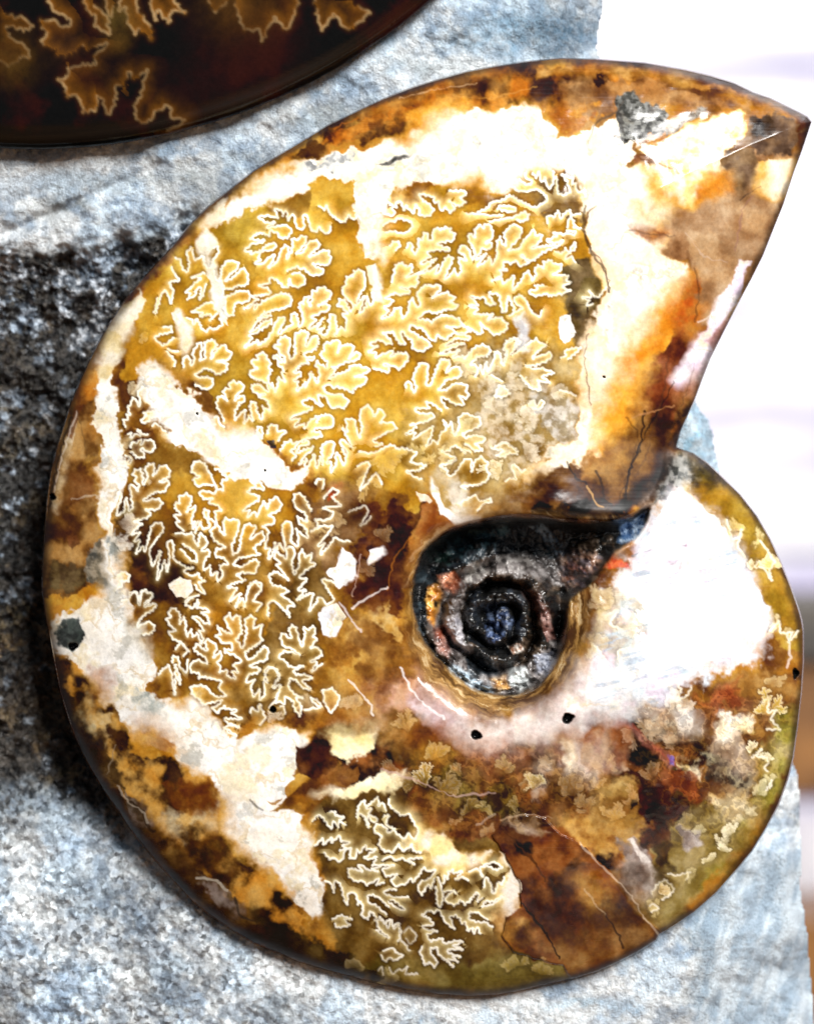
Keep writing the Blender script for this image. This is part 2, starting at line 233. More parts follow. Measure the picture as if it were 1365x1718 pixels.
# ---------------------------------------------------------------- traced data (photo pixels)
TRACE = """@180 280 4.875
875,850 890,925 910,938 925,900 935,830 965,785 1010,765 1075,785 1060,835 1010,875 965,930 1010,918 1060,870 1120,825 1150,890 1150,950 1110,975 1060,975 1030,995 985,1000 940,1005 945,1040 920,1075 960,1065 1000,1050 1060,1020 1150,1015 1170,1070 1130,1105 1060,1110 1040,1140 1030,1215 985,1210 955,1150
810,960 795,1010 780,1060 755,1080 770,1010 760,985 715,1020 730,1030 700,1060 655,1085 680,1035 640,1025 680,990 720,945 760,915 740,905 690,905 740,880 795,870
900,1200 840,1255 860,1240 850,1215 820,1210 760,1225 780,1195 750,1190 690,1185 750,1150 800,1115 860,1110
650,1235 700,1250 705,1290 730,1245 760,1290 775,1330 810,1345 840,1310 870,1330 900,1320 940,1290 920,1240
560,740 600,760 620,830 650,860 670,790 650,700 690,660
530,820 550,870 590,930 550,930 510,950 540,1020 520,1120 500,1050 470,1010 440,1050 400,1200 385,1190 410,1070
700,680 720,760 780,730 800,800 830,830 870,790 860,770 910,700 905,650 870,660
@400 280 4.875
1000,440 975,400 940,430 900,400 870,450 820,440 780,410 740,370 720,320 700,350 660,320
755,490 735,540 685,530 660,495 635,535 590,510 575,450 560,400 540,390 530,425 545,490 510,512 470,480 460,420 440,390 405,440 400,400 385,360 360,400 355,365 300,345 320,415 240,400 165,410 230,455 300,455 235,495 290,490 360,475 410,490 435,530 400,580 345,580 310,540 270,525 250,570 210,545 150,550 100,590 160,600 215,600 180,620 110,630 50,685 105,690 100,710 170,690 230,640 290,620 310,650 280,680 200,690 160,740 180,760 135,790 200,785 250,740 295,715 280,770 250,820 300,790 330,740 350,680 385,640 410,670 395,750 430,700 440,640 440,590 490,590 510,565 550,570 550,620 510,670 470,710 530,695 550,650 580,610 640,600 665,640 620,690 580,730 640,710 690,680 740,690 740,720 760,740 730,800 680,800 610,795 640,820 690,830 690,870 640,885 600,890 560,860 530,825 510,840 480,815 440,830 400,850
440,870 500,870 545,910 540,960 490,985 430,970 415,920 410,975 370,985 350,960 300,920 250,915 260,950 170,970 240,990 265,1030 190,1050 100,1060 160,1085 50,1160 150,1120 130,1165 200,1100 280,1060 350,1035 410,1045 435,1080 420,1130 360,1160 280,1175 200,1215 260,1215 160,1260
215,1185 170,1240 95,1350 160,1310 215,1260 270,1250 270,1280 190,1330 90,1380 110,1400 50,1475 130,1435 160,1420 165,1455 220,1420 270,1350 290,1300 330,1240 370,1225 380,1260 340,1320 330,1370 400,1310 440,1280 430,1230 450,1195 475,1205 490,1260 495,1310 530,1260 510,1180 495,1150 505,1110 530,1120 535,1075 580,1060 570,1110 585,1135 600,1080 600,1020 640,1010 660,985 700,985 715,1010 755,1020 745,1080 700,1110 655,1135 710,1120 750,1140 720,1180 670,1190 640,1215 595,1230 630,1250 600,1290 580,1320 640,1300 690,1240 640,1330 700,1320 660,1355 710,1375 740,1320 740,1250 755,1210 785,1210 795,1260 810,1330 790,1375 840,1310 870,1335 885,1260 850,1200 895,1200 850,1150 810,1130 830,1085 870,1090 890,1140 920,1180 935,1130 870,1060 845,990 880,960 880,900 935,890 945,850 990,840 1025,870 1035,930 1030,990 1000,1030 960,1130 1010,1080 1035,1060 1000,1150 990,1195 1040,1140 1050,1060 1075,1130 1105,1100 1090,1030
@620 260 4.875
650,290 720,295 770,290 785,330 740,350 780,385 740,415 700,410 650,380 680,410 690,450 650,470 620,430 600,455 570,440 560,380 530,395 520,350 460,330 410,325 440,380 480,400 520,440 500,490 450,500 410,490 395,430 375,410 360,470 330,460 300,420 275,450 260,400 225,380 215,430 175,410 150,385 110,400
180,440 205,465 190,495 150,490 110,475
130,630 200,625 270,640 320,620 350,580 330,545 270,525 230,520 200,545 160,550 110,575
165,740 190,710 235,710 250,740 215,780
300,760 310,725 345,725 350,780 370,810 395,760 400,690 430,690 440,640 475,640 480,690 510,690 515,630 545,595 580,610 610,595 660,600 660,630 695,640 680,700 620,710 555,725 600,750 650,760 640,785 580,780 520,785 470,800 500,830 460,850 420,890 490,870 540,850 500,890 470,930 410,970 490,945 560,900 535,970 570,950 615,850 645,825 675,845 650,920 610,1015 650,990 690,930 715,985 745,950 725,840 790,865 760,810 725,800 735,750 770,735 810,770 840,860 860,800 830,740 805,690 810,645 860,670 860,620 890,575 930,600 940,565 980,570 1005,620 1000,680 950,720 1000,720 980,770 920,770 870,850 900,840 950,810 880,910 950,870 980,830 1000,895 1030,850 1040,790
1040,790 1040,710 1065,670 1090,735 1110,740 1100,640 1140,590 1180,570 1245,600 1225,680 1170,730 1135,780 1215,765 1255,700 1310,640 1340,610 1355,660 1405,655 1390,710 1325,760 1420,745 1480,740 1550,740 1480,770 1410,800 1340,860 1280,860 1250,820 1235,830 1300,880 1230,910 1190,870 1150,890 1095,875 1090,920 1120,945 1060,945 1080,980 1000,1030 1080,1010 1090,1050 1150,1010 1180,990 1170,1100 1210,1060 1240,1020 1270,970 1300,950 1330,1025 1355,990 1350,940 1380,905 1420,925 1420,880 1480,860 1510,890 1570,900 1550,950 1500,980 1620,985 1610,1030 1645,1040 1580,1080 1640,1110 1560,1140 1480,1150 1430,1140 1350,1155 1300,1115 1370,1095 1350,1070 1420,1060
180,1040 200,960 215,900 260,880 300,910 345,900 340,960 300,1000 410,965 390,1010 400,1040 370,1075 300,1090 250,1085 330,1110 320,1130 250,1145 200,1135 130,1170 190,1190 170,1220 120,1250 150,1280 100,1335 180,1310 200,1260 250,1250 270,1335 310,1290 325,1200 350,1170 380,1240 410,1230 385,1130 400,1110 440,1070 480,1060 500,1075 560,1060 580,1100 510,1170 570,1140 640,1120 660,1150 700,1165 660,1200 715,1230 700,1260 620,1270 550,1295 480,1280 440,1300 400,1335
@780 260 4.875
670,560 670,510 700,490 720,510 760,460 780,520 800,490 850,450 870,490 940,480
830,590 860,500 885,540 890,590 940,600
760,740 800,700 730,725 665,700 750,660 720,635 800,650 850,640 890,655 900,630 830,620
740,790 790,800 820,760 850,800 870,740 900,720 895,770 850,800 820,850 870,830 900,880
440,370 500,405 575,425 620,400 660,380 660,340 610,290 560,285 500,300 420,295 400,265 330,260
100,475 180,430 215,385 290,375 360,335 410,350 440,380
260,440 290,415 350,415 410,430 410,460 350,465 290,450
10,480 110,480 200,495 300,490
200,545 290,525 370,515 430,490 480,465 520,485 505,525 450,545 420,530
440,200 490,240 530,240 540,210 500,190 490,150
720,130 720,240 690,270 660,250 650,190 620,220 600,140 580,190 550,150
745,180 760,310 800,325 850,300 830,220 790,160 880,200 870,240 900,230 920,300 970,290 980,345
@180 540 4.875
625,370 620,310 650,280 680,310 690,355 710,310 700,250 740,180 770,170 775,220 760,315 800,290 795,240 800,170 860,150 900,190 860,250 850,300 900,220 960,190 990,240 1020,250 990,310 950,320 895,325 980,345 970,400 900,430 860,400 800,380 760,410 720,430 770,455 810,450 860,470 865,510 830,545 780,545 720,515
955,810 930,750 900,700 895,650 910,610 945,610 980,645 960,600 945,570 965,545 1000,540 1000,500 1030,485 1060,500 1090,490 1115,530 1110,560 1060,600 1045,640 1080,615 1110,600 1130,630 1110,660 1080,665 1080,680 1050,720 1045,800 1110,730 1130,725 1120,830 1160,770 1190,810 1165,700 1180,655 1210,665 1230,740 1260,800 1275,740 1265,690
880,780 900,770 920,830 955,860
145,860 130,800 170,800 160,760 185,755 170,700 180,690 210,620 240,640 260,690 270,640 250,580 290,530 330,560 320,640 360,650
390,780 350,785 340,815 285,825 280,800 320,770 300,745 320,735 400,730
170,915 200,910 190,945 240,915 270,930 250,880 300,920 330,920
190,1025 200,990 240,985 280,960 275,1000 320,965 370,970 390,1010 370,1060 320,1060 290,1035 275,1050 310,1080 295,1110 240,1110 200,1065
370,850 390,830 430,850 460,890 480,900
100,1200 150,1220 115,1250 140,1270 100,1300
120,1150 170,1160 200,1130 170,1100
500,220 540,240 580,240
490,240 530,290 560,330 545,360
460,40 520,40 530,80 480,95 430,105 390,135 460,190 545,130
@400 520 4.875
205,800 195,785 255,822 230,740 165,712 220,690 160,690 115,655 110,620 160,605 240,665 230,600 170,575 150,570 100,540 95,500 150,480 115,450 105,415 160,400 145,370 190,350 225,365 240,400 265,440 250,480 275,490 240,560 265,630 275,600 300,670 320,620 325,555 380,585 355,510 375,510 355,470 325,455 330,430 350,430 295,395 290,375 325,380 375,425 380,390 330,350 320,320 290,300 300,285 340,280 320,260 350,220 390,215 420,245 420,310 410,340 430,400 465,350 460,310 455,250 475,185 540,170 575,190 560,230 555,290 600,220 650,215 655,260 630,320 560,350 530,360 570,390 620,380 600,410 560,410 570,440 520,440 490,470 450,510 510,510 500,540 460,575 490,590 475,660 530,620 550,590 545,630 575,580 590,510 640,590 660,540 650,480 630,460 640,420 690,455 720,465 725,420 690,400 670,370 680,340 700,330 695,290 720,265 750,280 770,250 820,250 830,280 810,350 840,300 890,280 940,300 930,340 900,400 960,345 995,370 980,400 930,420 870,430 800,470 760,465 790,490 780,520 740,560 800,530 860,510 890,500 920,460 980,450 1000,460 1070,490 1040,520 950,545 1040,550 1040,590
1040,590 1000,620 940,650 930,680 870,650 810,630 770,640 740,610 690,630 720,680 760,690 850,690 860,710 905,740 860,800 810,790 770,805 740,770 720,720 690,705 650,700 660,740 690,780 650,770 600,730 575,730 520,755 560,790 605,800 560,830 500,850 430,890 500,890 460,955 540,930 540,970 590,900 640,870 640,920 665,870 720,855 760,870 780,910 760,960 710,965 640,970 600,995 660,995 680,1030 640,1045 560,1050 500,1080 570,1070 575,1095 500,1120 480,1170 540,1140 610,1120 600,1150 540,1200 500,1260 560,1220 530,1330 570,1280 620,1180 640,1290 665,1200 690,1265 680,1130 710,1090 750,1075 785,1100 770,1180 720,1250 760,1250 755,1330 800,1260 790,1190 810,1170 860,1265 880,1200 850,1140 885,1180 890,1160 830,1090 840,1060 880,1080 925,1120 900,1060 850,970
~.7 850,970 890,1000 885,930 870,900 910,890 950,900 960,960 990,1040 1010,950 990,900 1000,820 1060,780 1090,820 1110,870 1150,810 1200,860 1160,920 1250,920 1290,970 1200,1010 1100,1070 1180,1100 1120,1110
150,1010 160,960 185,960 200,1010 190,1050
235,1010 250,950 290,940 320,950 320,990 380,985 390,1000 340,1040 330,1070
340,1150 380,1090 430,1060 440,1090 500,1080 460,1130 430,1160 470,1190 440,1230
@600 480 4.875
500,265 560,275 580,270 600,300 640,260 690,240 740,240 830,270 850,320 840,330 720,335 770,350 800,380 760,400 720,440 680,420 650,400 630,450 590,430 560,390 530,350 490,340 430,320 420,360 460,380 500,410 560,440 600,490 560,510 520,535 450,510 440,450 400,420 360,370 360,420 390,470 350,480 320,440 290,380 210,385 260,430 280,470 230,470 170,445 100,475 160,490 90,540 150,540 150,580 220,550 290,530 270,575 330,545 400,550 410,610 370,650 340,680 270,650 210,640 260,670 250,710 200,690 130,680
1280,210 1250,120 1230,90 1215,150 1210,210 1180,210 1170,160 1150,70 1100,60 1075,45 1080,90 1120,150 1060,150 1030,90 990,100 920,85 960,130 980,160 910,160 980,190 950,225 1030,230 1110,230 1060,275 1120,260 1180,260 1195,290 1225,310 1210,360 1170,385 1110,400 1075,370 1040,340 1000,300 1020,380 980,390 900,340 840,310 920,370 850,385 790,380 900,410 920,430 880,440 800,430 720,490 790,470 870,470 760,510 670,555 760,540 830,520 780,585 850,570 870,590 920,530 960,500 1020,480 1070,500 1080,540 1050,570 980,580 920,640 960,640 980,690 960,740 1000,650 1020,720 1050,620 1060,700 1110,600 1130,540 1160,550 1190,645 1220,540 1190,520 1210,460 1250,450 1280,420 1330,460 1290,490 1260,560 1300,540 1340,500
390,830 390,790 430,790 460,870 480,830 450,760 470,700 500,640 530,630 570,650 570,750 560,810 600,800 620,740 640,680 680,600 750,610 750,650 720,710 770,670 820,660 850,710 820,750 720,770 700,800 660,850 720,850 780,800 850,800 900,820 880,860 910,890 880,920 830,900 870,970 800,970 740,930 680,910 700,960 730,1000
~.8 680,1020 620,970 560,950 580,1000 470,1000 500,1040 600,1040 620,1070 560,1110 430,1135 480,1150 400,1210 470,1200 450,1250 540,1190 610,1150 600,1230 560,1310 620,1260 650,1290 680,1200 720,1170 700,1100 740,1150 760,1110 790,1220 830,1150 820,1080 870,1040 930,1060 1000,1080 990,1150 860,1210 880,1240 960,1220 1040,1240 1020,1280 960,1290 1020,1340 960,1350 880,1290
@600 660 4.875
~.8 920,480 850,460 880,490 800,430 770,440 740,470 690,475 740,500 800,530 740,560 800,545 740,580 670,590 720,620 740,670 790,660 830,600 870,540 930,540 930,640 950,560 1000,520 1060,560 1050,620 1080,660 1050,720 980,750 840,760 880,780
~.7 1130,440 1190,400 1240,430 1290,450 1300,500 1240,490 1200,520 1130,510 1190,470 1090,450
~.8 10,480 80,490 150,480 200,450 270,420 330,450 400,450 480,490 430,560 550,590 500,630 400,640 500,700 520,700
~.8 0,600 60,560 100,580 60,680 20,790 90,720 150,650 200,740
~.6 1210,720 1240,690 1290,700 1250,600 1280,580 1340,640 1365,620
~.6 820,900 900,860 960,830 1000,880 1080,860 1090,890 1030,900 980,960
@760 480 4.875
460,240 500,210 560,180 520,150 490,110 540,70 580,100 610,150 640,210 700,250 720,200
590,490 640,450 680,430 720,470 760,480 690,540 650,590 790,540 800,590 680,650 590,650 620,660 660,680 720,670 820,710 730,740 790,790 740,790 690,770 710,850 640,840 590,790 550,730
340,540 380,560 400,640 430,570 420,490 440,450 480,430 520,450 500,510 470,560
~.8 880,590 920,560 910,530 970,510 1040,510 1000,550 940,600
310,730 350,750 400,780
340,900 370,820 410,820 460,880 400,910 340,900
~.6 870,850 950,870 1000,900
1250,10 1200,80 1160,90 1110,40 1130,90 1060,95 1110,120 1090,160 1140,150
~.7 330,1320 380,1290 440,1280 480,1320 530,1350
~.8 620,960 660,930 680,980 720,930 740,960 700,1010 640,1000
@180 760 4.875
75,360 90,325 120,330 110,390 90,440 80,510 140,470 145,390 160,370 180,470 205,440 195,340 180,270 215,265 250,310 255,260 220,230 240,200 210,180 225,140 270,130 290,170 295,260 320,220 330,190 310,130 345,90 385,90 385,150 375,185 405,150 430,110 480,105 515,150 500,200 430,235 500,230 510,260 480,290 460,320 400,320 340,355 300,390 370,375 420,375 450,410 430,450 390,465 320,465 355,490 330,530 220,560 280,580 250,610 200,665 270,650 220,720 270,710 240,820 290,760 310,800 350,650 360,600 410,570 450,580 460,640 410,700 350,790 360,900 375,920 430,800 440,810 420,900 410,1035 440,960 470,880 490,965 510,840 490,740 520,715 545,750 540,850 590,900 650,935 700,940 630,960 660,990 720,1000 740,980 760,1020 800,1050 750,1060 800,1150 740,1120 720,1080
750,1170 660,1190 640,1230 690,1270 720,1240 740,1200
620,640 560,570 590,560 545,510 600,500 555,450 560,410 590,410 585,360 620,345 650,330 690,370 680,420 650,480 690,450 720,430 710,480 690,580 720,560 700,620 740,560 720,650 760,560 780,620 840,600 790,500 790,460 830,470 830,530 890,560 880,480 930,470 900,430 830,410 860,375 790,375 750,330 770,310 830,320 880,330 890,270 800,260 740,270 705,215 750,195 690,150 705,80 750,65 800,90 830,150 850,180 900,290 945,305 940,230 980,210 930,150 880,130
560,660 600,650 650,670 690,650 720,720 740,760 760,660 800,690 820,740 770,800 830,790 840,830 800,870 790,960 840,920 850,1000 900,970 905,1050 945,990 920,920 990,910 950,860 890,850 890,790 960,770 880,720 850,660 840,630 880,600 890,560 930,640 960,665 950,560 970,530 1000,550 1040,540 1080,560 1070,640 1020,760 1030,830 1080,790 1090,700 1120,600 1160,580 1220,610 1170,700 1260,640 1290,700 1200,780 1240,830 1150,850 1080,860 1030,910 1100,930 1200,870 1240,900 1200,990 1110,980 1060,1000 1130,1040 1060,1060 980,1100 1060,1110 1000,1210 1090,1150 1050,1260 1110,1190 1120,1260 1150,1130 1170,1080 1210,1055 1260,1100
600,790 640,830 690,880 730,890 720,820 660,770 620,750
120,1210 160,1200
180,1180 180,1150 220,1135 250,1160 260,1230 270,1160 290,1125 330,1140 370,1150 360,1190 310,1230 400,1240 370,1290 310,1320 270,1360
100,70 160,70 190,40 150,20
90,130 150,150 110,180 140,200 90,230
80,1000 130,970 180,1000 170,1050 110,1050 120,1090 70,1120
@400 760 4.875
180,240 210,300 120,285 75,320 170,355 160,390 90,430 40,475 90,470 75,525 130,480 150,520 190,430 210,395 235,450 260,390 320,365 355,420 330,470 250,510 290,530 290,580 200,600 250,640 220,780 260,780 250,860 290,800 300,730 310,800 330,740 380,790 360,650 360,590 390,560 430,570 440,640 430,720 480,760 490,690 470,620 490,640 560,690 550,620 500,580 480,520 560,560 540,490 480,460 450,400 460,340 490,330 540,360 570,420 600,470
250,1000 300,970 360,1000 410,1040 350,960 310,920 340,900 290,850 310,810 390,860 390,780 440,770 460,820 440,900 460,990 500,900 490,860 520,790 550,850 600,820 590,890 630,910 550,960 500,1020 560,1030 490,1120 550,1120 480,1200 560,1160 610,1150 580,1290 640,1220 650,1180 690,1190 720,1240 780,1200 730,1120 680,1040 710,1030 790,1060
250,1000 280,1080 340,1090 410,1130 350,1160 420,1210 460,1250 400,1260 420,1340 360,1270 290,1210 250,1230 240,1330
80,1110 100,1070 150,1050 190,1080 180,1130 120,1210 190,1230 150,1290
~.7 590,640 650,600 630,540 690,550 760,530 770,480 690,450 830,430 770,360 820,320 770,290 720,340 700,370
~.8 590,640 680,600 770,600 740,650 650,760 700,740 670,830 730,770 790,690 850,720 910,720
~.4 900,480 960,460 1040,430 1060,490 1000,590 1040,570 1080,520
630,250 650,215 700,220 690,290
@200 980 4.875
80,100 130,60 150,80 165,170 180,80 210,45 240,70 275,80 260,120 215,180 290,160 300,190 250,225 170,290 150,355 220,310 270,320 290,350 270,400 200,415
570,550 500,470 440,450 405,390 460,380 420,340 390,290 420,260 400,230 430,200 460,200 500,250 495,325 530,270 545,310 545,380 560,430 590,370 600,430 640,400 670,480 690,450 650,380 690,380 640,310 605,270 640,260 690,310 740,325 720,270 670,235 735,225 700,200 640,190 650,150 600,200 545,170 560,130 600,110
460,530 500,480 560,540 530,590
320,740 360,690 390,680 400,660 430,720 440,800 455,900 460,660 490,740 500,820 470,760
430,640 440,590 480,600 500,680 550,720 560,620
650,770 650,730 590,720 580,660 640,620 690,640 720,650 700,600 650,570 610,530 640,490 690,530 720,540 700,480 720,450 770,480 800,520 770,600 830,550 830,610 800,640 830,680 820,720 880,700 890,750 950,770 920,710 970,720 930,660 1000,630 940,580 870,560 860,530 920,540 920,490 850,480 790,420 830,410 800,340 870,390 920,400 890,350 860,290 900,240 930,290 960,250 990,280 1000,400 960,450 1010,520 1030,450 1040,390 1030,300 1070,260 1110,280 1100,360 1170,330 1150,420 1170,460 1120,500 1030,560 1050,610 1110,590 1180,510 1220,540 1200,620 1130,640 1070,670 1150,690 1130,730 1060,740 1040,800 1110,780 1080,840 1100,920 1150,860 1150,940 1190,900 1180,800 1210,790 1190,730 1240,680 1290,710 1310,770 1260,840 1320,830 1280,930
840,1240 860,1170 890,1210 960,1240 870,1180 900,1150 980,1170 880,1130 860,1100 920,1100 1000,1100 920,1060 960,1030 870,1020 860,1000 800,1050 760,1010 820,980 840,950 760,970 690,990 650,940 600,900 590,840 680,830 710,840 750,890 800,920 870,910 810,850 840,800 750,770 700,760 650,770
780,1140 800,1130 840,1240
~.7 1070,1050 1090,1010 1130,1040 1150,980 1180,1050 1200,1100 1150,1150
@380 980 4.875
550,560 600,580 530,530 470,510 440,440 450,400 500,430 530,440 510,370 540,340 570,360 600,470 620,510 640,400 630,350 670,370 710,340 730,380 710,430 740,450 690,520 750,520 780,580 690,630 740,640 700,710 780,650
550,560 470,550 430,600 470,620 510,670 570,680 630,670 550,710 570,740 650,740 700,770 620,790 690,860 620,850 570,790 520,780 510,840 560,900 620,930 570,930 610,1000 600,1080 550,1010 540,960 480,920 470,980 430,960 400,970 440,830 380,850 430,750 410,700 350,680 320,710 310,790 335,800
~.8 640,1030 680,1020 760,1010 700,960 690,930 740,950 780,1000
~.8 780,870 800,870 860,850 920,920 900,990 850,1050 800,970 790,880
~.7 350,1010 390,960
~.7 440,1000 470,1000 480,1060
@500 1300 4.875
260,300 300,300 310,330 375,350 340,370 390,410 340,380 330,430 290,380 270,440 230,390 200,350 160,330 120,380
~.9 480,350 490,260 540,210 560,270 600,280 580,320 650,360 620,390 570,340 575,430 540,340 500,320
~.9 560,260 650,180 660,250 690,230 720,290
700,340 740,330 720,400 760,430 820,490 870,520 900,480 950,530 980,460 930,370 910,320 840,330 800,300 750,260 740,200
1000,640 940,620 930,570 900,600 850,620 820,570 780,630 700,620 660,570 680,500 620,460 640,400 720,430 740,470 790,440
340,620 390,600 360,580 420,550 350,540 340,500 280,550 270,520 210,570 200,520 140,580
700,880 640,900 660,850 600,880 560,900 530,870 470,870 415,830 410,770 460,770 520,790 490,740 520,740 560,770 650,790 600,770 680,740 610,740 640,670 590,690 540,680 630,610 560,610 550,580 500,640 480,610 470,680 420,680 430,600 380,620 370,680 340,710 290,680 260,690 210,640
800,940 740,940 700,960 720,980 790,1000 900,1000
740,1040 830,1100 870,1100 800,1040 760,1020
740,1080 680,1020 610,980 570,1000 580,1050 640,1070 720,1140
1110,850 1090,930 1060,900 1010,980 980,920 1000,880 1080,840 1120,780 1060,790 1030,760 990,810 940,880 920,850 880,890 800,910 760,870 810,810 720,830 690,770 780,740 680,740
1010,680 900,690 950,730 880,700 850,680 800,700 750,670 690,700
640,1200 620,1140 590,1120 570,1180 520,1150 530,1090 510,1040 490,1060 480,1000 450,960 410,970 400,1060 380,1030 360,940 340,890 300,870 290,960 270,890 220,870
280,1180 350,1150 440,1180 380,1180 420,1230 330,1250 300,1220
640,1270 700,1310 740,1330 660,1260 640,1190 670,1170 710,1210 750,1180 780,1240 820,1210 840,1300 820,1360
@620 1400 4.875
900,810 880,760 850,810 840,770 800,790 780,720 750,730 740,690 700,660 660,680 690,770 620,720 600,680 560,620 520,640 490,625 430,660 490,690 520,740 430,750 470,780 550,790 470,820 500,870 590,850 610,890 700,870 760,880 680,910 760,940 650,940 640,970 740,1000 680,1000 720,1040 640,1020 680,1080 600,1010 560,980 550,930 500,930 500,970 550,1040 530,1090 490,1050 450,1065 430,1000 405,960 430,920
800,380 760,350 700,370 750,300 690,320 680,290 640,310 640,360 610,340 600,400
920,520 880,550 890,490 870,480 830,530 780,570 740,540 690,580 620,540 640,500 680,460 710,480 660,460 600,470
920,590 1000,570 1080,510 1000,550 940,550 920,590
960,700 880,640 820,640 810,690 860,710 950,720 1000,760
560,350 600,480 580,590 550,570 540,430
810,300 880,280 920,340 900,270 960,260 1040,290 1080,270 1020,230 930,250
930,430 950,350 990,400 1000,470 1020,480 1050,390 1080,410 1100,350
~.8 110,950 190,930 210,960 270,990 200,1030 160,1010 130,1040 90,990
~.6 70,1110 100,1080 110,1150
~.7 160,1090 190,1140 240,1100 270,1110 310,1080 290,1140 390,1140
~.7 40,700 100,690 150,760 180,700 200,770 240,730 250,860 300,900 320,950
~.4 280,800 320,760 380,820 370,860 330,900 300,850
@960 640 3.18
~.5 820,740 840,790 850,840 890,830 900,790 880,880 920,930
~.5 1000,850 1040,900 1060,940 1080,960 1050,1010 1060,1060 1020,1000 970,990 990,960
~.5 1050,1330 1100,1280 1110,1340 1170,1340 1150,1390 1200,1330
~.5 190,1240 240,1220 200,1290 250,1320
~.5 330,1240 360,1280 340,1220 400,1260 370,1180
~.5 120,1410 170,1480 200,1560 250,1520 240,1440 300,1420
@1080 1080 4.875
~.45 960,480 1020,440 1010,560 1080,540 1040,620 1110,700 1000,700
~.5 880,930 960,860 920,920 1000,930 1020,980 980,1020 1010,1040
~.5 1000,1200 1040,1120 1030,1180
~.45 200,330 260,300 300,380 280,450 350,420 380,360
@820 1340 3.9
~.45 1060,620 1100,560 1150,530 1210,590 1180,630 1130,660
~.45 1050,700 1080,690 1110,720 1060,740
~.45 1170,490 1230,500 1310,480 1290,530"""
DARK = """@0 0 4.266
350,0 370,50 430,100 490,130 510,170 480,190 430,180 380,145 290,150 310,200 340,240 300,300 370,350 410,350 420,395 520,380 590,325 620,360
~.5 620,360 700,330 770,310 720,370 680,400 680,460 600,460 490,490
490,490 480,550 420,570 470,620 480,690 550,680 580,720 600,800 690,780 700,690
~.45 700,690 740,720 760,810 790,810 830,700 835,610 890,620
~.6 890,620 910,530 935,520 965,570 1060,500 1030,580 1010,690 970,740 970,830 1010,880 1080,860
~.8 1080,860 1110,800 1190,760 1225,770 1225,840 1320,860 1260,910 1200,930
600,0 640,90 680,110 690,190 790,245 770,180 780,140 730,80 680,40
760,0 770,80 800,120 810,50
860,0 850,70 900,60 920,170 970,240 1000,210 1090,290 1080,200 1030,130 980,60 980,0
1080,0 1090,80 1110,140 1130,70 1210,160 1230,80 1320,90 1270,40 1250,0
~.6 150,410 220,410 180,330 130,300 60,250 50,190 90,190 170,215 240,190 170,130 100,120 40,100
~.4 0,430 60,470 130,440 150,410
@0 0 2
790,0 800,50 820,100 870,100 880,135 920,60 960,100 985,60 1000,0
~.8 1055,0 1065,50 1080,100 1120,50 1170,100 1240,40 1190,20 1170,0
~.6 700,0 720,40 760,10"""
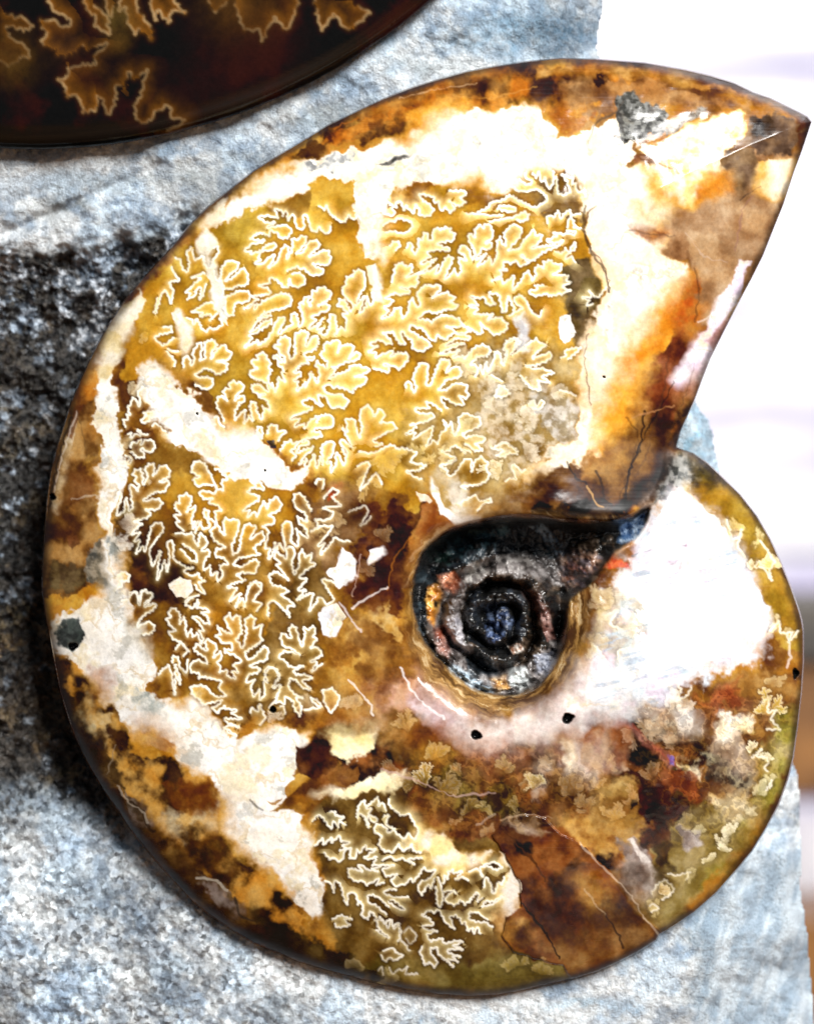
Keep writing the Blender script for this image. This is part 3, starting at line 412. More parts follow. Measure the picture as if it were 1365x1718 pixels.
BLOT = """# feather warp alpha A B scale : pts
12 14 1 5a300e c88430 34 : 430,300 560,215 700,150 850,105 1000,98 1100,110 1080,170 1000,190 930,180 880,180 780,180 700,200 650,225 560,255 460,305
6 4 .9 8a4a14 c98a40 20 : 215,490 300,400 340,375 330,410 270,480 230,520 180,600 165,640 130,640
12 12 .9 b98a54 8f6236 30 : 940,150 1060,128 1250,176 1340,205 1330,215 1240,200 1120,180 1060,200 1000,230 940,240
8 10 .8 4a2408 5a3010 20 : 640,218 670,200 690,213 655,238
10 10 .7 4e2a10 6a3a14 20 : 800,130 850,120 840,150 800,158
10 12 .8 e0a038 eeb858 20 : 680,190 800,165 780,200 700,218
10 14 .7 d08a28 a85a14 20 : 940,170 1000,165 990,240 935,235 925,200
6 4 .6 c8741c 7a3a0c 14 : 540,235 640,185 760,150 760,160 640,205 560,245
10 8 1 b08420 cc9c34 50 : 250,470 330,395 420,340 520,300 600,285 700,270 800,265 900,262 985,270 1005,340 990,400 1015,470 1000,540 985,600 985,680 950,750 880,800 800,850 740,880 690,880 640,860 560,810 480,770 430,720 380,690 330,640 280,600 215,640 205,600 225,540
12 8 .9 a88428 b8942e 30 : 340,400 420,345 520,310 520,350 430,420 380,440
8 6 .8 8a5e1c 9a6c20 20 : 450,330 500,308 520,320 520,360 480,370 440,350
8 5 .9 8e5a16 9a661a 20 : 645,345 690,305 730,310 700,345 650,350
8 5 .7 96661c a0701f 20 : 770,300 785,280 800,295 800,325 830,330 930,290 940,330 880,340 780,345
12 8 .9 86601f 7a5a34 24 : 890,275 960,272 1000,290 1003,345 990,360 930,370 900,350
8 6 .95 55421a 6d5636 18 : 940,440 985,428 1010,468 1000,545 985,600 960,560 945,500
30 14 .75 a07c38 c2ab78 30 : 830,560 980,600 985,680 940,770 860,830 780,860 720,870 700,800 690,720 740,640
25 10 .75 d0a02e dcb040 40 : 470,640 560,560 680,600 750,620 740,690 680,690 670,800 600,790 560,740 500,720
4 5 .9 a07a24 8f6a24 20 : 676,690 690,680 700,690 710,760 690,800 668,770
10 8 1 865a16 a07022 50 : 200,690 250,680 300,720 350,770 400,810 470,810 540,820 600,800 690,830 650,900 600,960 590,1040 560,1100 590,1180 540,1190 440,1200 370,1225 330,1190 270,1180 250,1100 225,1040 210,980 205,900 195,820 205,760
25 12 .9 be8c28 c89630 40 : 290,790 420,790 500,830 480,900 420,900 330,880 270,830
20 10 .9 c39130 b88428 40 : 340,1020 470,1010 450,1060 380,1100 350,1060
14 10 .95 54300c 6e4212 30 : 200,850 250,860 270,930 330,960 320,1010 250,1010 215,1000 200,930
8 6 .95 74400c 84500f 20 : 212,682 262,685 287,730 262,740 232,790 208,765
10 8 .8 6a380c 7a440e 20 : 212,960 240,950 245,985 222,990
25 14 .9 7a5a22 8f6e38 40 : 480,960 540,900 560,960 540,1060 500,1180 440,1200 400,1180 430,1080
20 14 .85 86603a 94704a 24 : 560,820 620,830 590,900 540,960 480,900 510,850
18 16 .95 7a4218 5a260e 40 : 590,840 700,850 760,870 740,890 700,930 690,980 670,1040 620,1040 590,1000 600,920
16 14 .9 3c150a 51200e 30 : 640,870 700,865 705,890 690,930 650,965 612,950
10 10 .9 a5622a b87c34 25 : 715,830 740,868 800,872 760,895 720,915 690,960 690,900
20 14 .9 c2964a 9a6a2c 30 : 560,1040 640,1040 690,1060 690,1130 720,1200 640,1210 580,1190 560,1110
15 12 .8 7d4e1e 8a5a28 20 : 600,1050 640,1050 650,1090 620,1110 590,1090
20 14 .6 c9907a d8a898 20 : 620,1150 700,1130 760,1200 700,1220 640,1200
15 16 1 9c5c28 32160a 34 : 560,1210 700,1200 800,1215 900,1225 1000,1195 1080,1165 1180,1195 1240,1260 1200,1350 1140,1440 1100,1520 1050,1500 900,1420 820,1400 740,1420 690,1360 640,1330 560,1300
14 12 .8 b98a4a a97a34 18 : 640,1200 700,1195 700,1260 640,1255
15 12 .8 bd8a34 9a6a24 18 : 690,1220 780,1250 750,1310 700,1300
12 12 .85 4a3414 7d6424 14 : 690,1300 850,1290 880,1360 780,1385 720,1360
16 14 .7 9a5428 b87040 20 : 760,1240 830,1222 870,1270 800,1320
14 12 .7 7c4018 985424 22 : 720,1375 830,1360 860,1400 760,1435
14 12 .7 8a5a22 b08048 18 : 900,1290 1000,1280 1010,1350 930,1370
14 12 .85 d0a050 9a6424 25 : 940,1380 1030,1350 1075,1395 1060,1450 980,1420
16 16 .9 6b2c14 3f1a0c 25 : 1060,1280 1150,1310 1180,1400 1130,1440 1060,1390
14 12 .7 c8aa8c b09080 16 : 860,1240 1010,1230 1060,1290 990,1300 900,1280
6 6 .85 f4e4c8 fff4e0 16 : 940,1250 960,1250 968,1300 950,1305
6 6 .7 fbeedd fff4e0 16 : 985,1305 1000,1300 1000,1320 988,1322
12 16 1 4a260a d8a048 30 : 95,1085 180,1130 200,1180 250,1200 290,1230 300,1270 380,1300 400,1340 380,1390 430,1420 460,1450 500,1500 500,1560 400,1530 320,1450 240,1370 170,1300 120,1220
14 12 .9 f0dfb0 e2bc78 20 : 140,1180 190,1200 170,1240 130,1220
14 12 .9 f3e2b8 e8c078 20 : 285,1370 370,1355 350,1400 290,1405
12 12 .85 4a2a0c 6a3c10 16 : 320,1402 390,1410 405,1465 330,1465
10 12 .85 7a3e0e 8a4a12 22 : 270,1310 380,1310 390,1345 340,1370 290,1350
12 8 .95 3a200c 4c2c12 20 : 95,1120 125,1190 150,1260 210,1340 300,1435 380,1510 480,1575 500,1610 420,1580 340,1530 240,1435 150,1310 100,1205
8 8 .8 8f8078 6d5a44 14 : 330,1475 370,1480 395,1510 400,1535 350,1510
6 6 .9 7b7068 564a3c 12 : 205,1320 235,1345 250,1385 240,1390 215,1355
8 8 1 b88a4c 744818 34 : 130,640 165,640 172,720 165,800 165,900 172,990 75,1000 72,930 80,840 98,760
8 8 .9 e3a24a d08428 20 : 135,620 165,610 165,660 135,680
8 8 .9 8a5224 7a441a 16 : 122,790 168,790 165,840 118,845
14 10 .85 4d3a22 6d5a34 20 : 85,950 150,950 150,985 80,985
8 10 .95 d39a30 c07a20 20 : 76,998 170,990 168,1030 80,1040
4 2 .85 ead2a8 c8a878 8 : 86,850 100,770 128,690 132,700 112,780 96,860
3 2 .8 7a3c12 8a4a18 12 : 112,730 135,660 142,665 120,740
7 8 1 fffefa fdf8ee 40 : 166,640 190,625 196,690 215,760 197,840 190,900 205,920 200,960 225,1010 215,1060 260,1120 245,1160 262,1175 300,1185 330,1165 352,1190 380,1240 480,1222 520,1230 500,1290 475,1340 450,1360 510,1370 520,1430 545,1480 550,1530 520,1545 470,1470 430,1440 385,1400 388,1340 330,1290 290,1265 225,1235 200,1195 170,1150 120,1115 88,1080 85,1040 130,1022 165,1005 175,900 165,850 172,760 160,700
5 6 .9 f2dfae fff6e0 20 : 190,525 236,486 250,500 225,540 200,600 180,640 165,650 160,610
6 8 .8 98a09a d8d8d0 10 : 225,1165 260,1160 265,1200 245,1205
8 8 .8 b8b4a8 e0dcd0 12 : 205,1030 250,1050 250,1110 210,1090
7 6 .95 5a6662 3c4444 14 : 92,1042 130,1036 142,1062 120,1092 100,1082
6 8 .8 6d7470 b0aca0 10 : 150,930 172,900 175,960 188,985 165,990 145,965
5 8 .8 8a8f8a e0ded6 8 : 175,900 198,890 212,915 205,940 185,935
7 8 1 fffdf5 fbf3e4 40 : 345,385 400,330 470,290 545,262 640,245 690,240 720,205 800,188 890,183 925,212 930,240 975,225 1040,195 1090,212 1065,262 1000,290 985,335 960,282 900,275 865,312 845,322 820,310 805,285 780,300 745,312 700,310 650,330 640,400 638,440 610,430 592,345 600,300 560,292 500,318 430,345 380,375
5 6 .9 f6ead2 e0c8a0 20 : 350,350 380,335 370,380 345,385
6 10 .85 8b8d90 d8d8d4 10 : 500,285 560,262 600,258 580,272 520,295
3 3 .9 2a2622 6a625a 8 : 630,276 650,268 690,258 680,268 650,278
3 4 .7 8a8478 d8d0c0 8 : 785,230 800,225 805,245 795,255
20 14 .8 d89a30 e8b458 20 : 690,215 740,190 735,215 700,235
6 6 .95 8d8d86 4c4a48 9 : 1035,168 1060,153 1090,173 1112,190 1108,215 1080,232 1050,245 1030,225
10 10 .95 6a5446 8a6c50 20 : 1255,192 1310,196 1352,218 1340,250 1310,262 1275,262 1240,238
8 8 1 b89068 86582f 45 : 1060,385 1110,330 1240,250 1340,260 1330,300 1300,380 1250,480 1200,580 1165,640 1150,500 1150,440
8 6 1 fff4dc f0c878 30 : 1080,262 1130,220 1240,188 1250,220 1212,262 1232,310 1190,320 1150,340 1110,320
4 3 .9 7a3e1c 8a4a20 20 : 1072,252 1108,275 1090,277
6 6 .9 d8923a c87a2c 20 : 1180,310 1215,280 1228,310 1190,338
6 6 .95 f6e2b0 fff0cc 20 : 1268,275 1310,266 1318,300 1292,332 1268,312
8 8 1 fffaf0 fff3d8 40 : 985,330 1000,260 1070,280 1100,330 1110,350 1060,385 1080,420 1150,450 1150,490 1090,560 1060,620 1010,690 1000,760 930,790 900,790 940,760 985,690 975,620 1000,560 1017,490 990,420 975,380
24 14 .9 eec05c c88a30 40 : 1080,540 1150,470 1166,510 1145,620 1100,690 1060,770 990,800 960,790 1010,720 1040,650
10 10 1 4e2a0e 94602c 30 : 950,790 1040,785 1080,710 1130,630 1180,590 1150,690 1130,745 1100,830 1050,870 980,870 930,850 890,815
10 8 .8 a86a34 c08848 20 : 1140,470 1170,470 1175,560 1150,620 1120,640
10 8 .9 5a3216 442410 20 : 1060,760 1130,700 1110,800 1050,850
8 6 .8 c89880 d8b0a0 20 : 1170,560 1235,470 1225,560 1170,670 1140,650
6 4 .85 f6ecf4 ffffff 14 : 1160,640 1195,560 1250,450 1262,440 1230,530 1185,635
34 16 .95 f4f7fb d6e0ea 25 : 1055,890 1100,850 1120,800 1190,850 1240,900 1270,970 1290,1060 1270,1110 1180,1130 1130,1170 1050,1195 1000,1190 985,1130 1000,1070 1030,980 1050,940
10 8 .5 efd6e4 f4e4f0 20 : 1050,910 1130,890 1150,930 1060,965
4 4 .9 d0502a e07844 8 : 1005,925 1040,935 1052,950 1010,952
7 5 1 9c7a22 b0882e 40 : 1140,757 1162,755 1200,772 1265,850 1310,945 1340,1030 1342,1095 1310,1085 1290,1030 1250,935 1205,875 1155,835 1130,800
8 8 .95 3a300f 4a3c18 20 : 1158,757 1195,772 1222,810 1185,822 1155,795
6 6 .95 a0a09c 4c5250 8 : 1112,765 1160,757 1160,800 1115,840 1090,850
6 8 .8 f0d8c8 e8c0a8 20 : 1110,850 1150,830 1180,850 1160,870 1110,865
18 14 .9 9c7840 c4aa74 12 : 1000,985 1060,980 1090,1010 1080,1060 1030,1130 995,1110 990,1050
12 12 1 a87a3c 8a5a34 25 : 1130,1175 1250,1130 1345,1120 1342,1240 1310,1330 1240,1400 1180,1330 1190,1250
12 10 .6 b4502c d07848 20 : 1165,1172 1235,1145 1240,1175 1205,1205 1185,1185
8 10 .7 d8c4a8 c0a080 12 : 1060,1180 1130,1160 1170,1220 1100,1250
6 8 .95 fff6e4 fff0d0 20 : 1205,1200 1262,1195 1255,1215 1232,1238 1242,1262 1200,1245
14 10 .9 9c9440 c0b070 25 : 1305,1190 1343,1180 1322,1310 1260,1405 1180,1495 1105,1565 1100,1530 1190,1430 1265,1330
6 8 .9 4a4a48 a09880 7 : 1170,1258 1215,1258 1245,1285 1262,1318 1240,1332 1195,1300
8 8 .85 d0b8a4 b89c84 14 : 1190,1255 1240,1255 1250,1290 1215,1285
10 10 .9 ecdcb4 e4c890 16 : 1190,1340 1255,1325 1245,1385 1200,1392
10 10 .85 f2e6c8 e4cc98 16 : 1135,1270 1160,1275 1180,1305 1150,1308
6 6 .85 f4f2ee ffffff 16 : 1135,1195 1165,1192 1165,1215 1140,1215
10 10 .9 8a7434 a08e58 24 : 1085,1430 1180,1340 1240,1400 1180,1485 1105,1565 1075,1520
8 8 .9 a0948e 7a6a64 14 : 1035,1415 1060,1408 1090,1450 1105,1490 1080,1512 1050,1470
6 6 .8 c4bcbc a89c9c 14 : 1140,1385 1175,1390 1180,1420 1150,1430
6 6 .9 5e4316 80622a 40 : 525,1360 560,1330 620,1308 690,1305 690,1370 740,1410 820,1400 872,1440 872,1540 900,1610 870,1645 760,1645 640,1640 570,1600 540,1540 550,1480 530,1420
12 8 .95 7c6c30 8c7c3c 30 : 560,1618 640,1612 760,1622 900,1600 985,1620 970,1645 880,1668 760,1674 640,1662
12 8 .9 33230e 4a3a18 20 : 420,1520 520,1572 600,1610 640,1640 560,1640 460,1590
5 5 1 fff8e8 fbe0a0 30 : 705,1405 740,1400 780,1430 830,1430 800,1450 730,1455
6 8 .9 fffefa f4f0e8 30 : 845,1430 862,1460 870,1500 868,1540 850,1545 842,1500 850,1470
4 6 1 4e260e 6a3814 20 : 490,1256 540,1240 570,1250 562,1290 520,1312 500,1290
4 5 1 6a3a16 7a4818 20 : 550,1300 600,1288 602,1308 575,1316
3 4 .95 c09038 b07c2c 20 : 472,1325 500,1298 522,1308 500,1325 478,1338
4 4 .9 b07c2c c09038 12 : 445,1344 470,1338 460,1350
6 8 1 f2e0a6 fff2cc 30 : 556,1232 632,1222 620,1262 580,1282 560,1262
6 8 1 f6e8bc fff4d4 30 : 600,1312 682,1288 660,1322 560,1338 540,1330
2 4 1 8e5020 5a2c10 40 : 826,1400 850,1372 880,1366 915,1372 940,1400 980,1420 1010,1450 1035,1480 1055,1510 1075,1535 1106,1566 1100,1580 1033,1616 963,1643 945,1620 900,1608 860,1600 843,1570 850,1540 875,1520 870,1480 850,1440
14 10 .8 9a7038 8a5c28 20 : 930,1580 1090,1540 1104,1572 963,1643
10 8 .9 b8a08a a88a68 16 : 845,1375 900,1370 925,1400 880,1395
8 8 .95 180c06 241008 12 : 918,1465 950,1468 950,1502 922,1500
6 6 .95 1c120a 2a1a0c 12 : 868,1412 895,1415 890,1432 866,1428
8 8 .9 2a1408 3a1c0c 16 : 955,1440 990,1445 975,1475 950,1465
10 8 .9 dca446 c88428 16 : 985,1490 1010,1478 1032,1500 1012,1522 990,1512
8 8 .9 3c1c0a 4e2810 16 : 1010,1500 1050,1495 1062,1530 1020,1530
8 8 .9 d2a050 c08838 16 : 845,1560 870,1545 860,1600 848,1590
8 8 1 fffefa f6f0e6 30 : 236,618 262,610 290,640 330,668 345,690 362,718 395,722 432,730 470,775 512,800 490,822 440,805 395,812 350,775 300,745 262,705 238,655
3 4 .9 fffbee fff0d8 16 : 288,527 302,516 318,548 328,580 312,597 300,585
3 4 .9 fffbee f6ecd8 16 : 342,428 358,432 372,480 386,530 378,545 362,520 352,470
3 3 .85 fffbee f8ecc8 16 : 612,448 628,443 640,490 644,508 628,505
3 4 .9 fffbee fff6e0 16 : 325,405 345,385 365,410 355,425 335,430
4 3 .95 fffefa f8f4ee 16 : 720,803 732,818 742,848 765,862 805,868 800,876 765,880 740,865 724,832
3 3 .95 fff8ee f0e0c8 16 : 697,826 710,832 722,842 718,847 703,842
4 4 .95 f6f6fa ffffff 16 : 572,920 590,925 600,945 598,972 572,985 546,960 562,950
4 4 .95 eef0f6 ffffff 16 : 540,1020 562,1015 580,1035 565,1062 545,1068 533,1042
3 3 .95 fffdf6 f6ead8 16 : 286,978 305,966 322,972 325,990 312,1001 296,999 286,988
3 3 .9 fbf4f8 ffffff 10 : 622,922 640,918 646,928 632,938 620,946 618,938
12 10 .9 fffaf6 f2e4e2 20 : 700,1172 740,1195 780,1212 830,1213 900,1193 960,1158 1000,1100 1035,1170 980,1215 890,1240 830,1240 770,1225 720,1205
14 8 .35 e8c8e0 d8d0f4 16 : 690,1160 720,1185 760,1205 740,1215 700,1190
26 14 .5 ece4d4 8f7440 12 : 800,600 850,570 880,640 960,640 930,760 880,800 830,770 800,700
6 6 .8 f2f4f8 d8dce4 12 : 860,540 885,530 882,590 866,590
10 10 .6 dcdcdc 9c9484 12 : 900,650 960,670 985,690 945,745 905,710
4 4 .95 f4f2ec fffefa 14 : 935,530 960,530 968,560 950,575 936,570
4 4 .85 3a4470 202030 6 : 448,735 460,738 462,752 450,748
20 14 .6 d8d0c4 f0ece4 16 : 735,795 770,800 800,830 770,860 745,840
6 6 .9 8a3c14 c05018 10 : 552,820 570,815 566,840 552,845
10 12 .7 c8a058 a87c3c 24 : 985,1310 1070,1310 1080,1390 1040,1420 985,1390
8 10 .8 9a4a20 b8683c 20 : 1110,1280 1165,1300 1170,1340 1120,1330
12 12 .8 2a120a 4c2412 14 : 1092,1350 1120,1362 1128,1420 1116,1462 1095,1440 1088,1390
4 4 .8 2a140c 1c100a 8 : 1058,1340 1068,1338 1070,1352 1060,1356
4 4 .8 2a140c 1c100a 8 : 1136,1368 1146,1366 1148,1380 1138,1384
5 4 .4 e08a78 d07860 14 : 1040,1212 1050,1210 1132,1278 1128,1290 1110,1275
4 3 .8 6858b0 8070c0 10 : 1122,1268 1130,1270 1130,1282 1122,1280
5 8 .6 d8c8b8 e8dccc 10 : 905,1280 918,1280 908,1345 898,1345
5 8 .55 d8c8c0 e8dccc 10 : 960,1240 975,1240 985,1300 975,1310
4 4 .85 e8e0d8 c8bcb4 8 : 1048,1410 1056,1408 1098,1460 1090,1490 1082,1486 1090,1464
6 6 .8 6a5a50 8a7468 8 : 1050,1440 1075,1450 1085,1480 1060,1475
8 8 1 ac8660 c8a67e 40 : 1117,345 1160,360 1190,330 1250,300 1300,330 1310,350 1270,470 1215,570 1180,570 1172,500 1160,455 1165,400 1110,378
8 6 .9 6f5540 8c7050 20 : 1210,255 1262,250 1275,300 1240,330 1215,300
14 8 1 fffaf0 fff2d4 30 : 978,360 1000,300 1040,300 1075,370 1110,410 1140,440 1120,470 1095,540 1045,600 1010,680 985,740 930,775 915,760 960,735 985,690 988,648 980,590 995,536 1019,482 1017,450 985,404
20 10 .95 f0b040 e09428 30 : 1125,500 1158,468 1172,506 1143,556 1096,606 1072,677 1050,722 985,755 1005,690 1045,606
10 8 .9 c4642a b8783c 14 : 1150,470 1172,475 1170,520 1140,560 1135,540
10 8 1 9c5630 7a3c1e 24 : 1098,604 1140,560 1165,580 1170,612 1148,665 1130,700 1100,700 1072,690
8 8 1 7c5020 5c3412 26 : 907,795 960,778 1035,748 1070,692 1120,690 1128,738 1112,790 1085,840 1030,866 950,870 900,845
10 8 .95 28150a 3c2410 16 : 900,845 960,850 1030,845 1085,800 1115,770 1110,800 1085,842 1030,870 950,876 890,862
12 8 .8 b4823c c08c40 20 : 965,770 1040,745 1060,770 1010,800 970,800
6 6 1 fffaf0 fcdc94 30 : 1073,253 1146,218 1219,199 1244,189 1222,228 1205,282 1172,320 1151,342 1117,322 1092,284
8 6 .9 dc9430 c87c24 20 : 1160,318 1190,290 1225,290 1225,318 1195,338 1165,345
6 4 .9 e0a850 f0c878 20 : 1095,290 1120,318 1115,345 1090,350 1085,320
3 3 .95 6a3a1c 8a5028 10 : 1062,260 1082,262 1104,277 1086,281 1066,273
4 4 .9 a0602c c08040 10 : 1048,377 1090,380 1124,386 1125,396 1095,410 1075,400
4 6 .95 8e8e8a 55554f 8 : 1039,158 1060,152 1083,168 1080,195 1055,198 1040,182
4 8 .95 9c9c98 4c4c48 6 : 1042,205 1075,192 1112,190 1120,212 1085,232 1055,245 1040,232
4 6 .85 a8a8a4 6c6860 6 : 1115,212 1150,192 1182,182 1175,196 1140,215 1118,224
8 6 .95 4a3828 6a5038 16 : 1254,194 1285,194 1300,215 1295,230 1262,232
6 4 .95 f4c878 fff0c8 16 : 1270,270 1292,266 1292,332 1275,320
6 4 .95 fffdf4 fff6e0 30 : 1285,266 1326,268 1322,310 1295,334 1285,320
5 4 .9 fdf8ff f2e8fc 16 : 1258,440 1242,440 1192,530 1127,640 1140,652 1187,602 1228,520
4 3 .8 c89a94 b07868 10 : 1180,570 1225,535 1222,560 1195,585
10 6 .8 a8742c c49048 12 : 900,112 1000,106 1100,118 1200,140 1300,178 1200,150 1100,135 1000,125 900,130
8 8 .95 3e2812 5a3c1c 20 : 108,1160 150,1215 210,1300 205,1330 150,1280 112,1200
12 8 .8 b4702c 9a5a24 14 : 150,1125 185,1120 195,1155 165,1168
12 10 .9 c08020 e0a840 20 : 215,1215 260,1218 300,1255 280,1275 225,1265
6 6 .9 6a3c1c 84502a 12 : 112,885 130,885 136,912 118,918
12 8 .8 f4e8d0 fff8ea 16 : 84,1040 100,1030 95,1100 88,1100
14 14 .6 a06c2c 7a4a1c 16 : 590,1040 690,1060 690,1140 640,1180 590,1120
12 12 .6 e0b860 c89440 14 : 560,1120 600,1100 620,1150 600,1190 565,1170
12 12 .6 ecca80 d8a850 14 : 600,1030 650,1010 680,1050 660,1075
10 10 .6 6a3818 8a5024 14 : 700,1225 760,1230 740,1260 690,1250
10 10 .6 5a3012 7a4820 14 : 870,1360 960,1290 1000,1340 920,1375"""
CRACK = """5a3010 1.3 .8 842,1388 870,1420 895,1445 915,1478
2a1608 1.4 .9 875,1515 895,1540 915,1565 938,1608
e8d8c0 1.3 0.30 972,1414 1000,1445 1035,1478 1060,1505 1080,1540 1104,1566
f0d8b0 1.3 0.26 980,1492 1000,1518 1015,1535
3a1e0c 1.2 .8 1015,1535 1035,1565 1045,1590
c8a888 1.0 0.33 840,1375 880,1366 925,1372
5a3a28 1.2 0.42 1120,600 1115,650 1100,700 1085,760 1065,800
5a3a28 1.0 0.42 1165,610 1150,660 1110,760
3a2010 1.2 0.42 1050,700 1070,730 1055,790 1030,860
e8c890 0.8 0.42 1060,440 1100,448 1150,452
4a2c18 1.3 0.48 1165,450 1172,490 1165,540
7a5030 1.0 .7 1000,345 985,360 980,390 992,420 1010,440 1020,470 1020,490
4a2c14 1.6 .7 981,345 978,385 992,425 1015,455 1022,490
5a3a20 1.2 .6 985,560 980,600 985,640 990,680
3a2c28 1.0 .6 1240,335 1262,320 1275,312
9a7060 1.0 .6 1232,420 1240,380 1245,350 1265,325
e0d0c8 0.8 0.22 1150,390 1180,430 1220,440
9a7050 1.2 .7 1075,262 1110,276 1140,290
4a3a30 1.0 .4 1055,385 1085,392 1130,396
fff8f0 1.1 0.54 585,1140 620,1180 626,1200
fff8f4 1.1 0.54 590,1020 620,1000 650,985
f4f0f4 1.0 0.42 570,1010 590,1040 605,1060
e8c8b8 1.0 0.36 605,930 600,965 590,1000
ffffff 1.4 0.54 672,1120 688,1155 712,1182 745,1205
c8a8a0 1.0 .5 640,1290 700,1310 760,1335 830,1330
b85040 1.6 .25 1060,1215 1100,1255 1140,1290
8060c0 1.5 .25 1120,1268 1128,1280
e89030 0.8 .25 690,900 660,940 650,990
fff0e0 0.8 0.36 90,830 98,790 112,740 130,690
3a2412 1.6 .8 120,700 104,750 92,800 84,850
2c1a0c 1.4 .7 220,1345 240,1362 250,1390 260,1395
d8ccb8 1.0 0.42 198,1318 215,1345 240,1362 248,1380
c8c0b0 1.2 .6 330,1472 365,1478 380,1495
40362c 1.2 .7 395,1505 402,1535 425,1545
988870 1.0 .6 195,1250 180,1300
6a4a28 1.0 .5 130,690 140,730 150,780
dccbb0 1.1 0.42 120,838 160,830 165,836
402c18 1.0 .6 420,1342 440,1360
c06a20 1.0 .5 560,215 600,198
e8c090 0.8 0.36 670,165 730,150 800,140
d8a050 0.8 0.30 760,160 820,165 900,145
f0d8b0 0.8 0.36 880,190 900,205 915,250
584838 1.2 .6 985,240 1000,205 1030,190 1045,170
3c3430 1.4 .8 1030,228 1060,236 1100,222 1120,205
ffffff 1.0 0.29 1105,238 1150,222 1210,200
a0a8b0 1.2 .6 1080,1050 1110,1030 1150,1020
9cb0c0 1.2 .5 1200,1000 1220,1000 1245,998
707884 1.0 .6 1060,932 1100,920 1150,915
b05a80 1.0 .25 1150,905 1150,930 1135,960 1120,972
7a8090 1.0 .5 1110,955 1130,945 1145,930
d0c0a0 1.0 0.42 1150,1075 1210,1060 1230,1055
e8e0d8 1.1 0.48 1320,1060 1325,1100 1320,1120
e0d0c0 1.0 0.20 830,1366 800,1385
f0e8e0 1.0 0.42 1170,540 1210,520
503020 1.0 .6 1170,690 1190,660 1200,600
2a160a 1.4 .8 1080,690 1075,740 1055,790 1048,840 1035,866
2a160a 1.2 .7 950,775 965,800 985,815 1000,850
3a2210 1.2 .7 1000,790 1010,815 1015,850
d8a868 1.1 .6 985,815 1000,845 1012,850
2a1a10 1.2 .7 1130,640 1110,680 1085,720 1070,760
c08858 1.0 .5 1060,700 1095,690 1130,680"""
FANS = """1233 891 22 250 e8cf80 .8
1277 910 24 230 f2e2a0 .8
1296 954 26 250 f4dc88 .9
1268 945 16 200 fff2c0 .9
1303 1049 18 220 f6ecc0 .8
1321 1071 14 270 f0e0a0 .7
1285 1200 46 290 d8b84c .9
1298 1150 30 300 e0cc90 .6
1268 1258 20 240 f8eeb8 .9
1285 1280 22 280 fbf4c4 .9
1289 1318 20 280 f8f0c0 .8
1121 1160 26 70 f0e4d0 .8
1148 1172 28 80 f4ead8 .8
1105 1222 34 200 c8a070 .7
1217 1416 24 230 f4e8b8 .9
1189 1446 24 240 f0e2a8 .9
1240 1385 18 250 f0e8c0 .7
1160 1475 18 230 e8d898 .7
713 1318 42 265 c09838 .85
745 1335 34 290 a88030 .8
790 1362 34 250 b08834 .7
808 1360 26 300 c8a850 .7
899 1322 32 270 c8aa44 .85
842 1292 30 280 c0a050 .7
870 1345 28 200 a08030 .7
681 1225 34 270 cfa860 .7
733 1275 34 250 d0aa50 .75
770 1300 26 230 b89040 .7
1030 1375 30 260 d8b060 .7
985 1360 28 240 d0a860 .6
1015 1015 38 250 d4bc90 .8
1040 1060 38 300 cdb484 .8
1008 1095 34 230 c8ae78 .8
1050 1010 30 320 d8c4a0 .7
800 612 38 190 e8d8b0 .8
850 640 36 340 f0e6cc .8
900 700 34 200 e8dcc0 .8
790 722 36 200 e0cc98 .8
842 792 34 200 e4cf9c .85
880 762 30 330 f0e6d0 .8
760 772 30 190 ddc48c .8
930 650 26 20 e0d8c4 .7
820 690 34 300 ece0c4 .7
870 1625 32 250 c8ac54 .7
905 1632 28 290 c0a040 .7
650 1652 26 250 c8b470 .6
600 1625 26 260 c8b070 .6
1107 1492 24 340 d8a840 .9
1088 1520 18 350 e8d080 .8
1060 1230 30 120 c8a078 .6
960 1330 30 260 b08840 .6
640 760 46 60 f0d070 .6
690 770 40 330 f2d888 .7
620 800 40 110 e8c468 .6
560 860 32 90 d8b878 .6
640 905 26 300 c89850 .5
610 940 26 60 b88440 .5
520 900 30 270 e0c070 .6
250 560 20 110 d8b050 .7
225 660 24 300 f0e0b0 .8
212 735 22 60 f0dca0 .7
205 880 26 20 f6f0e0 .8
200 910 24 340 f8f4ea .8
235 790 20 20 e8d8b0 .7
510 1195 30 270 e8d0a0 .7
460 1215 24 290 f0e4c8 .7
590 1190 24 270 e8d0a0 .6
690 1400 26 80 e8d8b0 .6
1175 1400 22 240 e8dca0 .7
1160 1380 20 200 c8b070 .6
1210 1430 22 300 f4ecc0 .9
1225 1400 18 260 f8f0c8 .9
1090 1300 26 250 a87838 .6
1130 1245 26 200 c09060 .6
1000 1320 26 270 b88a40 .7
1020 1290 24 300 c89c50 .6
920 1290 24 250 b08040 .6
690 1320 30 200 b08c38 .7
660 1300 24 240 a07830 .6
860 1380 24 280 a87c38 .6
820 1395 22 250 c89c58 .6
760 1385 22 280 b88438 .6
880 1320 22 300 b89448 .7
1060 1345 24 260 c09048 .6
1250 1230 26 250 d8bc60 .7
1275 1330 20 290 f0e8b8 .8
1255 1370 18 290 f0e6b8 .8"""
